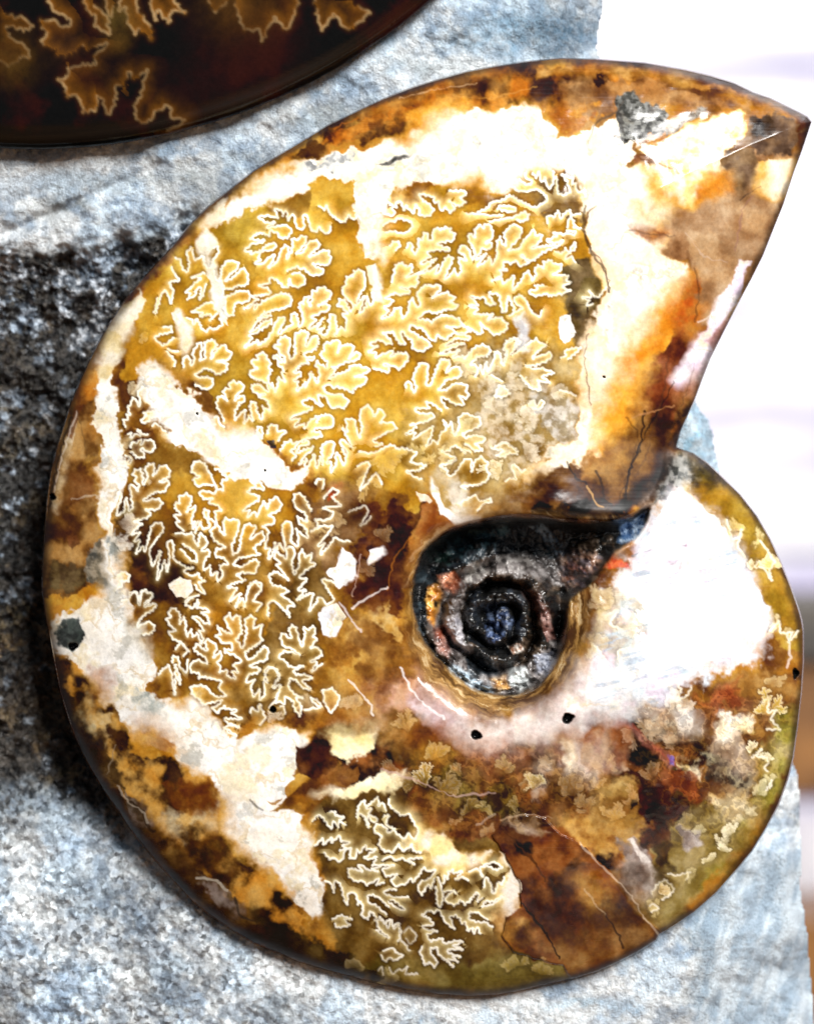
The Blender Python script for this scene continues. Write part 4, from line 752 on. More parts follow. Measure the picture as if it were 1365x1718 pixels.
UBLOT = """4 6 1 0a0d12 1c262c 14 : 690,1010 696,960 716,917 760,888 820,872 880,866 960,874 960,930 900,945 840,935 780,945 745,975 720,1010 715,1060 730,1100 760,1135 750,1130 710,1080
5 8 .9 2a4a54 0f1c22 8 : 735,935 760,905 800,890 850,880 850,900 800,915 760,935
4 6 .8 24463c 0f1c1a 7 : 722,945 745,920 760,935 740,955
4 10 1 6c6664 3a3432 12 : 745,975 780,945 840,930 900,935 960,945 985,960 950,985 920,975 880,965 830,960 795,975 780,1000 775,1050 790,1095 820,1115 870,1120 905,1100 930,1070 935,1110 900,1150 855,1165 800,1155 755,1125 730,1090 720,1040 725,1000
4 8 .9 a09c96 6a6462 7 : 785,945 815,935 820,965 795,975 780,975
4 8 .9 8d8884 4c4644 7 : 830,935 890,930 900,950 850,955
4 6 .9 5a3a34 7a5850 9 : 870,985 905,995 925,1030 933,1075 915,1080 905,1040 885,1005
3 6 .95 b47c2a 9a6420 10 : 722,985 735,980 742,1000 735,1030 728,1048 716,1035 712,1010
3 3 1 140c06 140c06 10 : 727,1006 736,1008 735,1018 727,1018
3 6 .95 c88a68 b06848 10 : 735,968 760,960 772,975 760,990 745,985
3 6 .9 884a36 5c3226 8 : 728,1052 745,1050 752,1095 745,1102 732,1090
3 8 .9 b4b0b4 7c7a80 6 : 750,1040 770,1030 780,1075 785,1100 765,1095 755,1075
3 6 .95 12171c 2c363e 6 : 778,1108 800,1095 830,1110 835,1130 800,1135 785,1125
3 8 .95 93a4b0 2c363e 6 : 745,1115 770,1118 800,1140 825,1150 825,1162 795,1155 760,1135
3 6 .95 c4caca 8c9090 8 : 855,1122 880,1118 888,1145 870,1158 855,1145
3 5 .95 b48c50 7c5a34 8 : 825,1140 850,1135 855,1155 835,1158
4 8 .85 6c7280 a4a8b4 6 : 895,1105 925,1090 920,1125 900,1130
4 6 1 06080c 10151c 14 : 832,975 862,985 880,1010 882,1050 872,1085 845,1103 812,1098 788,1075 779,1040 784,1005 805,982
8 10 .8 1c2434 4a5a7c 5 : 815,1020 845,1020 860,1045 850,1070 825,1075 810,1055
3 5 .9 a8a49c 8a5c40 6 : 850,1085 872,1080 878,1092 860,1098
4 6 .9 2c2018 181410 10 : 888,975 920,985 940,1010 945,1060 935,1085 928,1050 915,1015
6 10 .95 725240 4a4044 10 : 940,925 1000,925 1015,935 980,985 950,985 935,955
4 8 .8 70402c 4c4650 8 : 945,950 985,950 990,965 950,975
4 6 1 040506 0a0d10 14 : 880,866 960,872 1040,872 1088,850 1080,880 1050,885 960,905 900,890
4 6 .95 3c5c84 a4b8cc 6 : 1040,885 1070,870 1085,860 1078,890 1060,908 1035,912
4 6 .85 70889c 12181c 5 : 885,882 910,880 935,905 945,930 925,925 905,900"""
OUTLINE = pts("1360,205 1352,196 1335,187 1290,165 1263,156 1230,140 1190,128 1148,118 1080,106 998,100 940,99 883,104 830,112 783,121 735,134 682,151 640,168 600,187 550,211 510,236 470,260 425,288 388,317 350,347 315,382 280,426 245,463 215,498 188,538 165,577 150,608 135,641 120,676 110,710 97,750 87,790 82,822 79,856 75,910 72,950 72,992 77,1030 84,1066 92,1110 102,1160 113,1196 125,1231 138,1260 153,1288 175,1325 200,1361 220,1391 240,1418 270,1453 300,1485 325,1512 350,1534 388,1559 425,1581 462,1597 500,1612 550,1627 600,1640 640,1651 682,1660 735,1667 783,1670 833,1668 870,1661 908,1652 963,1640 1000,1629 1033,1615 1068,1597 1100,1577 1104,1568 1135,1549 1163,1530 1200,1497 1233,1460 1260,1427 1283,1390 1304,1350 1320,1306 1329,1270 1336,1220 1343,1160 1346,1110 1346,1060 1343,1040 1338,1022 1325,985 1308,944 1290,904 1268,866 1240,830 1208,799 1185,777 1160,760 1142,754 1133,750 1140,725 1150,702 1163,673 1177,635 1190,602 1213,556 1238,507 1258,470 1278,430 1295,387 1312,345 1330,290 1345,250")
BOWL = crom(pts("675,1000 688,935 718,893 762,875 830,862 900,858 980,866 1050,866 1095,842 1090,880 1062,912 1020,925 990,950 992,1000 990,1080 960,1140 900,1190 840,1207 770,1190 710,1140 682,1080"), 8, True)
UMB = crom(pts("690,1010 696,960 716,917 760,888 820,872 880,866 960,874 1040,872 1088,850 1080,885 1062,908 1030,928 1010,955 985,985 955,1010 950,1050 937,1100 905,1148 860,1167 800,1160 750,1125 710,1080"), 8, True)
PLATE = pts("826,1400 850,1372 880,1366 915,1372 940,1400 980,1420 1010,1450 1035,1480 1055,1510 1075,1535 1110,1566 1100,1590 1033,1626 963,1650 945,1620 900,1608 860,1600 843,1570 850,1540 875,1520 870,1480 850,1440")
INNER = pts("1133,745 1120,800 1100,845 1080,885 1060,915 1010,935 960,1010 960,1110 1000,1170 1060,1300 1200,1500 1500,1500 1500,700 1200,700")
PITS = [(953, 1206, 10, 8), (800, 1232, 10, 7), (458, 1188, 5, 7), (121, 1082, 8, 7), (90, 836, 6, 8), (1331, 1128, 5, 9), (331, 696, 2, 2), (442, 791, 2, 2), (1010, 636, 3, 2)]

def parse(text):
    out = []; ox = oy = 0; k = 1
    for ln in text.strip().splitlines():
        if ln[0] == '@':
            ox, oy, k = [float(x) for x in ln[1:].split()]; continue
        s = 1.0
        if ln[0] == '~':
            a, ln = ln[1:].split(' ', 1); s = float(a)
        out.append((s, pts(ln) / k + np.array([ox, oy])))
    return out

class Field:
    cren = 2.0; lam = 8.5
    """nearest-stroke distance, side and owner on a regular grid"""
    def __init__(self, u0, v0, st, nx, ny):
        self.u0, self.v0, self.st, self.nx, self.ny = u0, v0, st, nx, ny
        self.d = np.full((ny, nx), 99.0); self.side = np.zeros((ny, nx)); self.own = np.full((ny, nx), -1, int)
        self.amp = np.zeros((ny, nx))
    def stroke(self, p, idx, amp, rad):
        q = crom(p, self.st * 0.5, False, 0.22); L0 = np.arange(len(q)) * self.st * 0.5
        t = np.gradient(q, axis=0); t /= np.hypot(t[:, 0], t[:, 1])[:, None] + 1e-9
        ph = (L0 + 26 * (vnoise(L0, L0 * 0 + idx * 7.3, 30.0, 17) - 0.5)) / self.lam
        off = (0.62 - np.abs(np.sin(np.pi * ph)) ** 0.8) * (0.45 + 0.9 * vnoise(L0, L0 * 0 + idx * 5.1, 24.0, 19))
        wv_ = vnoise(L0, L0 * 0 + idx * 3.7, 4.5, 23) - 0.5
        q = q + (self.cren * off + 1.6 * wv_)[:, None] * np.stack([t[:, 1], -t[:, 0]], -1) * min(1, len(q) / 60)
        t = np.gradient(q, axis=0); t /= np.hypot(t[:, 0], t[:, 1])[:, None] + 1e-9
        W = int(rad / self.st) + 1
        for (x, y), (tx, ty) in zip(q, t):
            i = int((x - self.u0) / self.st); j = int((y - self.v0) / self.st)
            i0, i1 = max(0, i - W), min(self.nx, i + W + 1); j0, j1 = max(0, j - W), min(self.ny, j + W + 1)
            if i0 >= i1 or j0 >= j1: continue
            du = self.u0 + np.arange(i0, i1) * self.st - x; dv = (self.v0 + np.arange(j0, j1) * self.st - y)[:, None]
            dd = np.sqrt(du * du + dv * dv)
            m = dd < self.d[j0:j1, i0:i1]
            if not m.any(): continue
            self.d[j0:j1, i0:i1][m] = dd[m]
            self.side[j0:j1, i0:i1][m] = (du * -ty + dv * tx)[m]
            self.own[j0:j1, i0:i1][m] = idx; self.amp[j0:j1, i0:i1][m] = amp

# ---------------------------------------------------------------- the large polished ammonite
ST = 1.5
u0, v0 = 60.0, 90.0
NX = int((1370 - u0) / ST) + 1; NY = int((1680 - v0) / ST) + 1
UU, VV = np.meshgrid(u0 + np.arange(NX) * ST, v0 + np.arange(NY) * ST)
sd = poly_sdf(UU, VV, OUTLINE)
wu = (fbm(UU, VV, 26, 4, 11) - 0.5) * 2; wv = (fbm(UU, VV, 26, 4, 29) - 0.5) * 2
wu += (fbm(UU, VV, 9, 3, 12) - 0.5) * 0.7; wv += (fbm(UU, VV, 9, 3, 14) - 0.5) * 0.7
fv_ = 0.35 + 2.2 * sstep(0.4, 0.75, fbm(UU, VV, 70, 3, 33))
# mineral colours, with window glare painted in
C = np.empty(UU.shape + (3,)); nz = fbm(UU, VV, 60, 5, 3)
t = sstep(0.36, 0.64, nz)[..., None]
C[:] = lin("7a4a18") * (1 - t) + lin("b9822e") * t
EXP = 1.30     # irradiance the albedos are divided by
NZ = {}
def nfield(s):
    if s not in NZ: NZ[s] = sstep(0.33, 0.67, fbm(UU, VV, s, 5, int(s) + 50, 0.5))
    return NZ[s]
def paint(C, text, wk=1.9):
    for ln in text.strip().splitlines():
        if ln[0] == '#': continue
        a, b = ln.split(':'); f, wp, al, A, B, ns = a.split(); f = float(f); wp = float(wp) * wk
        p = pts(b); mrg = f * 4.6 + wp + 26
        i0 = max(0, int((p[:, 0].min() - mrg - u0) / ST)); i1 = min(NX, int((p[:, 0].max() + mrg - u0) / ST) + 2)
        j0 = max(0, int((p[:, 1].min() - mrg - v0) / ST)); j1 = min(NY, int((p[:, 1].max() + mrg - v0) / ST) + 2)
        s = (slice(j0, j1), slice(i0, i1))
        q = poly_sdf(UU[s] + wu[s] * wp, VV[s] + wv[s] * wp, p)
        f_ = f * fv_[s] * (1.8 if f >= 5 and p[:, 0].mean() > 560 and p[:, 1].mean() > 1150 else 1.0); k = (sstep(-f_, f_, q) * float(al))[..., None]
        if A[:2] == 'ff' and float(ns) >= 30:
            kh = (sstep(-16, 4, q + 8 * (fv_[s] - 1.2)) * 0.75)[..., None]; C[s] = C[s] * (1 - kh) + lin('e6b24c') * kh
        tt = nfield(float(ns))[s][..., None]
        C[s] = C[s] * (1 - k) + (lin(A) * (1 - tt) + lin(B) * tt) * k
paint(C, BLOT)  # also lays glare by the opening, on the right whorl and below the hollow
# veins, stains and grain inside the white calcite
wm = sstep(0.55, 0.85, C.min(-1))
rv = 1 - np.abs(fbm(UU + wu * 16, VV + wv * 16, 60, 4, 301) - 0.5) * 9
k = (wm * sstep(0.55, 1.0, rv) * 0.5)[..., None]; C = C * (1 - k) + lin("d8bc84") * k
k = (wm * sstep(0.56, 0.70, fbm(UU, VV, 46, 5, 303, 0.6)) * 0.65)[..., None]; C = C * (1 - k) + lin("efdfb6") * k
k = (wm * sstep(0.62, 0.72, fbm(UU, VV, 30, 5, 305, 0.65)) * 0.55)[..., None]; C = C * (1 - k) + lin("b4b2a6") * k
# fine mottling of the translucent stone
mt = fbm(UU, VV, 34, 4, 77, 0.5)
mt = sstep(0.2, 0.8, mt)
C = np.clip(C, 0, 1) ** (0.84 + 0.52 * mt)[..., None]
m2 = fbm(UU, VV, 5, 3, 79, 0.6)
C = C ** (0.90 + 0.2 * m2)[..., None]
# feathery mineral growth under the hollow and on the older whorl
rg = 1 - np.abs(fbm(UU + wu * 10, VV + wv * 10, 17, 4, 83, 0.55) - 0.5) * 5
rg = sstep(0.45, 0.95, rg)
dm = sstep(-25, 25, np.maximum(poly_sdf(UU + wu * 20, VV + wv * 20, pts("690,1280 860,1250 1000,1280 1020,1350 900,1390 760,1400 690,1350")), poly_sdf(UU + wu * 20, VV + wv * 20, pts("1060,1160 1240,1150 1330,1180 1320,1290 1230,1420 1130,1420 1060,1290")))) * 0.3
k = (dm * 0.25 * rg)[..., None]; C = C * (1 - k) + lin("c8a850") * k
k = (dm * sstep(0.4, 0.1, rg) * 1.2)[..., None]; C = C * (1 - k) + lin("3c2210") * k
# streaks and veils in the pearly patch, its white being painted window glare
pp = sstep(-10, 25, poly_sdf(UU + wu * 14, VV + wv * 14, pts("1055,890 1100,850 1120,800 1190,850 1240,900 1270,970 1290,1060 1270,1110 1180,1130 1130,1170 1050,1195 1000,1190 985,1130 1000,1070 1030,980 1050,940")))
sk = fbm((UU * 0.97 - VV * 0.22) * 0.10, UU * 0.22 + VV * 0.97, 5, 4, 85, 0.6)
sk2 = fbm(UU, VV, 45, 3, 87)
k = (pp * 0.35 * np.ones_like(sk))[..., None]; C = C * (1 - k) + lin("dbe4ec") * k
k = (pp * sstep(0.50, 0.66, sk) * sstep(0.4, 0.6, sk2 + 0.0007 * (1150 - UU)) * 0.8)[..., None]; C = C * (1 - k) + lin("a9b6c6") * k
k = (pp * sstep(0.5, 0.72, fbm(UU, VV, 38, 4, 89)) * 0.55)[..., None]; C = C * (1 - k) + lin("e6c8d8") * k
k = (pp * sstep(0.55, 0.7, fbm(UU, VV, 24, 4, 88)) * 0.5)[..., None]; C = C * (1 - k) + lin("cfe0e6") * k
# dark band along the outline, wider at the left and lower left
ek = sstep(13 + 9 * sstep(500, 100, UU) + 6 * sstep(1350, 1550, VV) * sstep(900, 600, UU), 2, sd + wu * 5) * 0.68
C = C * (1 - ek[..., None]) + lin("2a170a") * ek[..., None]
# small leaf-shaped mineral growths
for ln in FANS.strip().splitlines():
    x, y, r_, an, hx, al = ln.split(); x, y, r_, an, al = float(x), float(y), float(r_), R(float(an)), float(al)
    i0 = max(0, int((x - r_ * 1.5 - u0) / ST)); i1 = min(NX, int((x + r_ * 1.5 - u0) / ST) + 2)
    j0 = max(0, int((y - r_ * 1.5 - v0) / ST)); j1 = min(NY, int((y + r_ * 1.5 - v0) / ST) + 2)
    s = (slice(j0, j1), slice(i0, i1)); U_, V_ = UU[s] + wu[s] * 11, VV[s] + wv[s] * 11
    rs = np.random.RandomState(int(x * 7 + y)); best = np.full(U_.shape, -9.0); along = np.zeros(U_.shape)
    segs = []
    for q in range(7):
        th = an + (q - 3) * 0.36 + rs.uniform(-.16, .16); L0 = r_ * (1.05 - 0.12 * abs(q - 3)) * rs.uniform(.55, 1.15)
        if rs.rand() < 0.16: continue
        segs.append((x, y, th, L0, 0.066 * r_, 0.0))
        for w_ in (.45, .7):
            for sg in (-1, 1):
                segs.append((x + L0 * w_ * math.cos(th), y + L0 * w_ * math.sin(th), th + sg * 0.7, L0 * 0.28, 0.042 * r_, w_))
    for (x0, y0, th, L0, wd, bs) in segs:
        ca, sa = math.cos(th), math.sin(th)
        tt = np.clip(((U_ - x0) * ca + (V_ - y0) * sa) / L0, 0, 1)
        d_ = np.hypot(U_ - x0 - tt * L0 * ca, V_ - y0 - tt * L0 * sa)
        f_ = wd * (0.75 + 0.5 * np.sin(np.pi * np.clip(tt, 0, 1))) - d_
        m_ = f_ > best; best[m_] = f_[m_]; along[m_] = (bs + tt * (1 - bs) if bs else tt)[m_]
    sf = 1.3 if al >= 0.85 else 3.2
    k = (sstep(-sf, sf, best) * al * 0.8 * (0.2 + 0.8 * along))[..., None]
    e_ = (sstep(-1.2, 0.2, best) * sstep(2.4, 0.6, best) * along * al * (0.4 if al >= 0.85 else 0.12))[..., None]
    dk_ = (sstep(-7, -1, best) * (best < -1) * al * 0.3)[..., None]
    C[s] = C[s] * (1 - dk_); C[s] = C[s] * (1 - k) + lin(hx) * k; C[s] = C[s] * (1 - e_) + lin("fff8e0") * e_
# sutures
F = Field(u0, v0, ST, NX, NY)
strokes = parse(TRACE)
for i, (amp, p) in enumerate(strokes): F.stroke(p, i, amp, 24)
jit = 0.75 + 0.6 * fbm(UU, VV, 16, 3, 91)
lw = 1.5 * jit
mline = sstep(lw + 1.0, lw - 0.8, F.d) * np.clip(F.amp * 1.1, 0, 1) * (0.5 + 0.6 * sstep(0.3, 0.6, fbm(UU, VV, 22, 3, 97)))
gd = fbm(UU, VV, 34, 3, 95)
up = 0.45 + 0.55 * np.maximum(sstep(-30, 60, poly_sdf(UU, VV, pts("390,560 640,260 1000,260 1000,600 700,640 640,800 470,760 400,640"))), 0.8 * sstep(-20, 40, poly_sdf(UU, VV, pts("520,1340 700,1310 880,1420 880,1600 760,1640 560,1560"))))
inn = (F.side > 0) * F.amp * sstep(24, 12, F.d)
gold_ = np.exp(-F.d / (4.0 + 12 * gd)) * inn * 0.75 * (0.5 + 0.5 * up)
glowR = np.where(F.side > 0, np.exp(-F.d / ((1.6 + 7.5 * gd) * up)) * inn, np.exp(-F.d / 1.3) * 0.15 * F.amp)
sup = np.clip(1 - sstep(0.5, 0.85, C.min(-1)), 0, 1)          # sutures vanish in the white calcite
kg = (np.clip(gold_, 0, 1) * sup)[..., None]; bright = np.clip(C * 1.75 + np.array([0.06, 0.04, 0.0]), 0, 0.95)
k = (np.clip(glowR, 0, 1) * (0.35 + 0.65 * sup))[..., None]
seam_dark = sstep(8, 2.5, F.d) * (F.side <= 0) * F.amp * 0.26          # darker seam on the outer side of a suture
C *= (1 - seam_dark[..., None])
C = C * (1 - kg) + bright * kg
cream = lin("fff0b4") * (0.55 + 0.45 * np.clip(C.sum(-1, keepdims=True) / 0.9, 0, 1))
C = C * (1 - k) + cream * k
k = mline[..., None]
C = C * (1 - k) + lin("fffaea") * (0.82 + 0.18 * np.clip(C.sum(-1, keepdims=True), 0, 1)) * k
# hairline cracks
for ln in CRACK.strip().splitlines():
    hx, wd, al, b = ln.split(' ', 3); p = pts(b)
    G = Field(u0, v0, ST, NX, NY); G.cren = 3.0; G.lam = 23.0; G.stroke(p, len(b), 1, 6)
    kk = (sstep(float(wd) + 1.3, float(wd) - 0.6, G.d + wu * 1.5) * float(al))[..., None]
    C = C * (1 - kk) + lin(hx) * kk
# hollow (umbilicus)
sb = poly_sdf(UU, VV, BOWL); su = poly_sdf(UU, VV, UMB)
ang = np.arctan2(VV - 1042, UU - 832); rho = np.hypot((UU - 832 + wu * 7) * 1.04, (VV - 1042 + wv * 7) * 1.0) + 5 * np.sin(ang * 3 + 1)
stre = fbm(ang * 30, rho * 1.6, 11, 4, 13, 0.65)
tb = sstep(0.3, 0.7, stre)[..., None]
cb = lin("4c2e12") * (1 - tb) + lin("ac844a") * tb
wk_ = (sstep(0.62, 0.72, stre) * 0.6)[..., None]; cb = cb * (1 - wk_) + lin("e0cca0") * wk_
kb = sstep(-8, 22, sb + wu * 7)[..., None] * 0.85
C = C * (1 - kb) + cb * kb
rn = fbm(UU, VV, 13, 4, 21, 0.55); rn2 = fbm(UU, VV, 30, 4, 23, 0.6)
ring = np.exp(-((rho - 92) / 20) ** 2) * sstep(20, -30, UU - (832 + 160))
cu_ = np.empty_like(C); tu = sstep(0.38, 0.62, rn)[..., None]
cu_[:] = lin("14120f") * (1 - tu) + lin("3a2c20") * tu
paint(cu_, UBLOT, 1.0)  # lip shadow in the channel and blue glints are painted in
sp = fbm(UU, VV, 11, 3, 25, 0.5)
cu_ = np.clip(cu_ * 1.7, 0, 1) ** (0.68 + 0.5 * sstep(0.3, 0.7, sp))[..., None]
ku = sstep(-4, 5, su + wu * 5)[..., None]
C = C * (1 - ku) + cu_ * ku
# pits
pit_id = np.full(UU.shape, -1, int); pit_h = np.zeros(UU.shape)
for i, (x, y, rx, ry) in enumerate(PITS):
    e = np.hypot((UU - x + wu * 6) / rx, (VV - y + wv * 6) / ry)
    k = sstep(1.25, 0.85, e)[..., None]
    C = C * (1 - k) + lin("0b0c10") * k
    pit_id[e < 1.15] = i; pit_h += -16 * sstep(1.2, 0.4, e)
lm = C.mean(-1, keepdims=True); C = C * (lm / (lm + 0.045) * 1.10)
C = np.clip(C / EXP, 0.004, 0.88)

# relief (pixels towards the camera)
def dome(d, U, V):
    h = 11 * (1 - np.exp(-np.maximum(d, 0) / 9.0)) + 84 * (1 - (1 - np.clip(d / 300, 0, 1)) ** 2)
    return h
H = dome(sd, UU, VV)
aper = poly_sdf(UU, VV, pts("1060,560 1380,150 1380,300 1160,760 1100,760"))
H += 0
ik = sstep(-16, 16, poly_sdf(UU, VV, INNER)) * sstep(1170, 950, VV)
H -= ik * 34
H -= 46 * sstep(-14, 60, sb) + 50 * sstep(-6, 22, su)
inU = sstep(0, 12, su)
aa_ = np.mod(-ang - np.pi / 2 + 0.0, 2 * np.pi); aa_ = np.mod(-(ang + np.pi / 2), 2 * np.pi)      # 0 at the top, growing towards the left
Rs = 122 - 40 * aa_ / (2 * np.pi)
wh = 60 * np.exp(-(np.abs(rho - Rs) / 17) ** 3)
wh = np.maximum(wh, 48 * np.exp(-(np.abs(rho - Rs + 40) / 15) ** 3))
wh = np.maximum(wh, 40 * np.exp(-(np.abs(rho - np.maximum(Rs - 74, 6)) / 14) ** 3))
wh = np.maximum(wh, 34 * np.exp(-(rho / 16) ** 3))
wh = wh + 22 * sstep(150, 60, rho) - 22
wh *= sstep(990, 940, UU)
H += inU * (wh - 14 + (rn - 0.5) * 18 + (rn2 - 0.5) * 16 + (fbm(UU, VV, 6, 2, 5) - 0.5) * 3.5)
ps = poly_sdf(UU + wu * 3, VV + wv * 3, PLATE)
H += 3.2 * sstep(-1.2, 1.2, ps)
H += mline * 0.35 + pit_h + (fbm(UU, VV, 90, 3, 8) - 0.5) * 10 + (fbm(UU, VV, 18, 3, 9) - 0.5) * 1.0
lum = C.sum(-1)
gloss = 0.10 * sstep(0.4, 0.7, fbm(UU, VV, 40, 4, 61)) + 0.30 * sstep(26, 2, sd) + 0.3 * sstep(0.02, 0.3, ik) * sstep(0.98, 0.7, ik) * sstep(1000, 900, VV)

gloss += 0.6 * np.exp(-(((UU - 1050) / 95) ** 2 + ((VV - 800) / 60) ** 2) ** 2)      # broken, unpolished shell at the lip
root = empty("ammonite_fossil", (0, 0.012, -0.03), "large polished amber spiral shell with leafy cream sutures, on pale grey rock", "fossil", None)
root.location = (0, 0, 0)

inside = sd > 0
cell = inside[:-1, :-1] | inside[1:, :-1] | inside[:-1, 1:] | inside[1:, 1:]
idx = np.arange(NX * NY).reshape(NY, NX)
Q = np.stack([idx[:-1, :-1], idx[1:, :-1], idx[1:, 1:], idx[:-1, 1:]], -1)[cell]      # faces the camera (-Y)
fu, fv = UU.ravel().copy(), VV.ravel().copy()
used = np.zeros(NX * NY, bool); used[Q.ravel()] = True
mv = used & ~inside.ravel()
a, b = closest(fu[mv], fv[mv], OUTLINE); fu[mv] = a; fv[mv] = b
hh = H.ravel().copy(); hh[mv] = (-34 * ik).ravel()[mv]
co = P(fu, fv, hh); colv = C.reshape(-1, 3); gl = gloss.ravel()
# owner of every cell
def cellmax(f): return f[:-1, :-1][cell]
own = cellmax(F.own); dcell = cellmax(F.d); lc = cellmax(sup)
part = np.where((dcell < 23.5) & (own >= 0), own, -1)
NS = len(strokes)
part = np.where(cellmax(ps) > 0, NS + 1, part)
pearl_glare = poly_sdf(UU + wu * 10, VV + wv * 10, pts("1055,890 1100,850 1120,800 1190,850 1240,900 1270,970 1290,1060 1270,1110 1180,1130 1130,1170 1050,1195 1000,1190 985,1130 1000,1070 1030,980 1050,940"))  # whorl area where window glare is coloured in as pearl
part = np.where((part < 0) & (cellmax(pearl_glare) > 0) & (cellmax(ik + (VV > 960)) > 0.6), NS + 2, part)
part = np.where(cellmax(sb) > 3, NS + 3, part)
part = np.where(cellmax(su) > 0, NS, part)
pc = cellmax(pit_id); part = np.where(pc >= 0, NS + 10 + pc, part)

ids = np.unique(part)
for k in ids:
    s = part == k
    if k >= 0 and s.sum() < 12: part[s] = -1
for k in np.unique(part):
    c_, l_, g_, q_ = sub(co, colv, gl, Q, part == k)
    if k == -1: nm, mt_ = "polished_face", M_face
    elif k < NS: nm, mt_ = "suture", M_face
    elif k == NS: nm, mt_ = "spiral_hollow", M_umb
    elif k == NS + 1: nm, mt_ = "shell_plate", M_face
    elif k == NS + 2: nm, mt_ = "pearl_glare_patch", M_pearl_glare
    elif k == NS + 3: nm, mt_ = "hollow_wall", M_face
    else: nm, mt_ = "pit", M_face
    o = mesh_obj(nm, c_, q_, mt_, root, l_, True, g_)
    if k == NS + 1: o['label'] = "brown cracked shell plate"
    if k == NS: o['label'] = "dark glossy coiled hollow"
# the rounded back and side of the shell
be = border(Q)
vi = np.unique(be); lut = np.full(NX * NY, -1); lut[vi] = np.arange(len(vi))
e2 = lut[be]; n = len(vi)
bu, bv = fu[vi], fv[vi]
cxm, cym = 720.0, 900.0
rings = []
for hb, ins_ in ((0, 0), (-14, -2.0), (-40, 2.0), (-90, 22), (-150, 70), (-185, 170)):
    L_ = np.hypot(bu - cxm, bv - cym); f = 1 - ins_ / L_
    rings.append(P(cxm + (bu - cxm) * f, cym + (bv - cym) * f, hh[vi] + hb))
cs = np.vstack(rings)
qs = np.vstack([np.stack([e2[:, 1] + r * n, e2[:, 0] + r * n, e2[:, 0] + (r + 1) * n, e2[:, 1] + (r + 1) * n], -1) for r in range(5)])
tt = sstep(0.35, 0.65, fbm(np.tile(bu, 6), np.tile(bv, 6), 20, 4, 2))[:, None]
mesh_obj("shell_flank", cs, qs, M_face, root, (lin("3a220e") * (1 - tt) + lin("6a4420") * tt) / EXP, True, np.full(len(cs), 0.05))

# ---------------------------------------------------------------- the dark ammonite, upper left
DC = np.array([60.0, -755.0]); DR = 1005.0
dk = [(a_, p_[::-1]) for a_, p_ in parse(DARK)]
gu = np.concatenate([np.arange(-1000, -120, 40), np.arange(-120, 800, 2.5), np.arange(800, 1120, 40)])
gv = np.concatenate([np.arange(-1800, -80, 40), np.arange(-80, 268, 2.5)])
U2, V2 = np.meshgrid(gu, gv)
sd2 = DR - np.hypot(U2 - DC[0], V2 - DC[1])
F2 = Field(-120, -80, 2.5, 368, 140); F2.cren = 4.0; F2.lam = 15.0
for i, (amp, p) in enumerate(dk): F2.stroke(p, i, amp, 42)
Cd = np.empty(U2.shape + (3,)); n2 = sstep(0.5, 0.75, fbm(U2, V2, 80, 5, 31))[..., None]
Cd[:] = lin("090505") * (1 - n2) + lin("2a0f06") * n2
i0 = np.searchsorted(gu, -120); j0 = np.searchsorted(gv, -80)
s = (slice(j0, j0 + 140), slice(i0, i0 + 368))
Us, Vs = U2[s], V2[s]
dd, ss, aa = F2.d[:Us.shape[0], :Us.shape[1]], F2.side[:Us.shape[0], :Us.shape[1]], F2.amp[:Us.shape[0], :Us.shape[1]]
jn = 0.55 + 0.9 * fbm(Us, Vs, 30, 4, 41)
gl_ = np.where(ss > 0, np.exp(-dd / (11 * jn)) * 0.9, np.exp(-dd / 2.5) * 0.5) * aa * sstep(42, 28, dd) * jn
og = lin("a0661f") * 0.62
Cs = Cd[s]; gk = np.clip(gl_, 0, 0.95)[..., None]
Cs = Cs * (1 - gk) + og * gk
lk = (sstep(4.2, 0.4, dd) * aa * 0.42 * jn * sstep(0.3, 0.65, fbm(Us, Vs, 26, 3, 45)))[..., None]; Cs = Cs * (1 - np.clip(lk, 0, 1)) + lin("cdb080") * np.clip(lk, 0, 1)
for (x, y, r_, hx, al) in [(20, 100, 40, "5a4018", .7), (200, 30, 26, "5c4a20", .8), (400, 10, 60, "5a3c18", .6), (330, 150, 60, "241006", .7), (430, 90, 70, "2c1006", .8), (200, 70, 18, "5a4018", .7), (110, 80, 40, "2a1c18", .6)]:
    g = (np.exp(-(np.hypot(Us - x, Vs - y) / r_) ** 2) * al * (0.4 + 1.1 * fbm(Us, Vs, 12, 4, 43)))[..., None]
    g = np.clip(g, 0, 1); Cs = Cs * (1 - g * 0.8) + lin(hx) * g * 0.8
Cd[s] = Cs
H2 = 18 * (1 - np.exp(-np.maximum(sd2, 0) / 14)) + 110 * (1 - (1 - np.clip(sd2 / 700, 0, 1)) ** 2) - 120 * sstep(380, 200, np.hypot(U2 - DC[0], V2 - DC[1]))
ins2 = sd2 > 0
cl2 = ins2[:-1, :-1] | ins2[1:, :-1] | ins2[:-1, 1:] | ins2[1:, 1:]
id2 = np.arange(U2.size).reshape(U2.shape)
Q2 = np.stack([id2[:-1, :-1], id2[1:, :-1], id2[1:, 1:], id2[:-1, 1:]], -1)[cl2]
f2u, f2v = U2.ravel().copy(), V2.ravel().copy()
us2 = np.zeros(U2.size, bool); us2[Q2.ravel()] = True
mv = us2 & ~ins2.ravel()
L_ = np.hypot(f2u[mv] - DC[0], f2v[mv] - DC[1]) / DR
f2u[mv] = DC[0] + (f2u[mv] - DC[0]) / L_; f2v[mv] = DC[1] + (f2v[mv] - DC[1]) / L_
h2 = H2.ravel().copy(); h2[mv] = 0
co2 = P(f2u, f2v, h2 + 10); col2 = np.clip(Cd.reshape(-1, 3) / EXP, 0.003, 0.8)
droot = empty("ammonite_fossil.001", (0, 0, 0), "dark brown polished shell with amber leaf shapes in the upper left corner", "fossil")
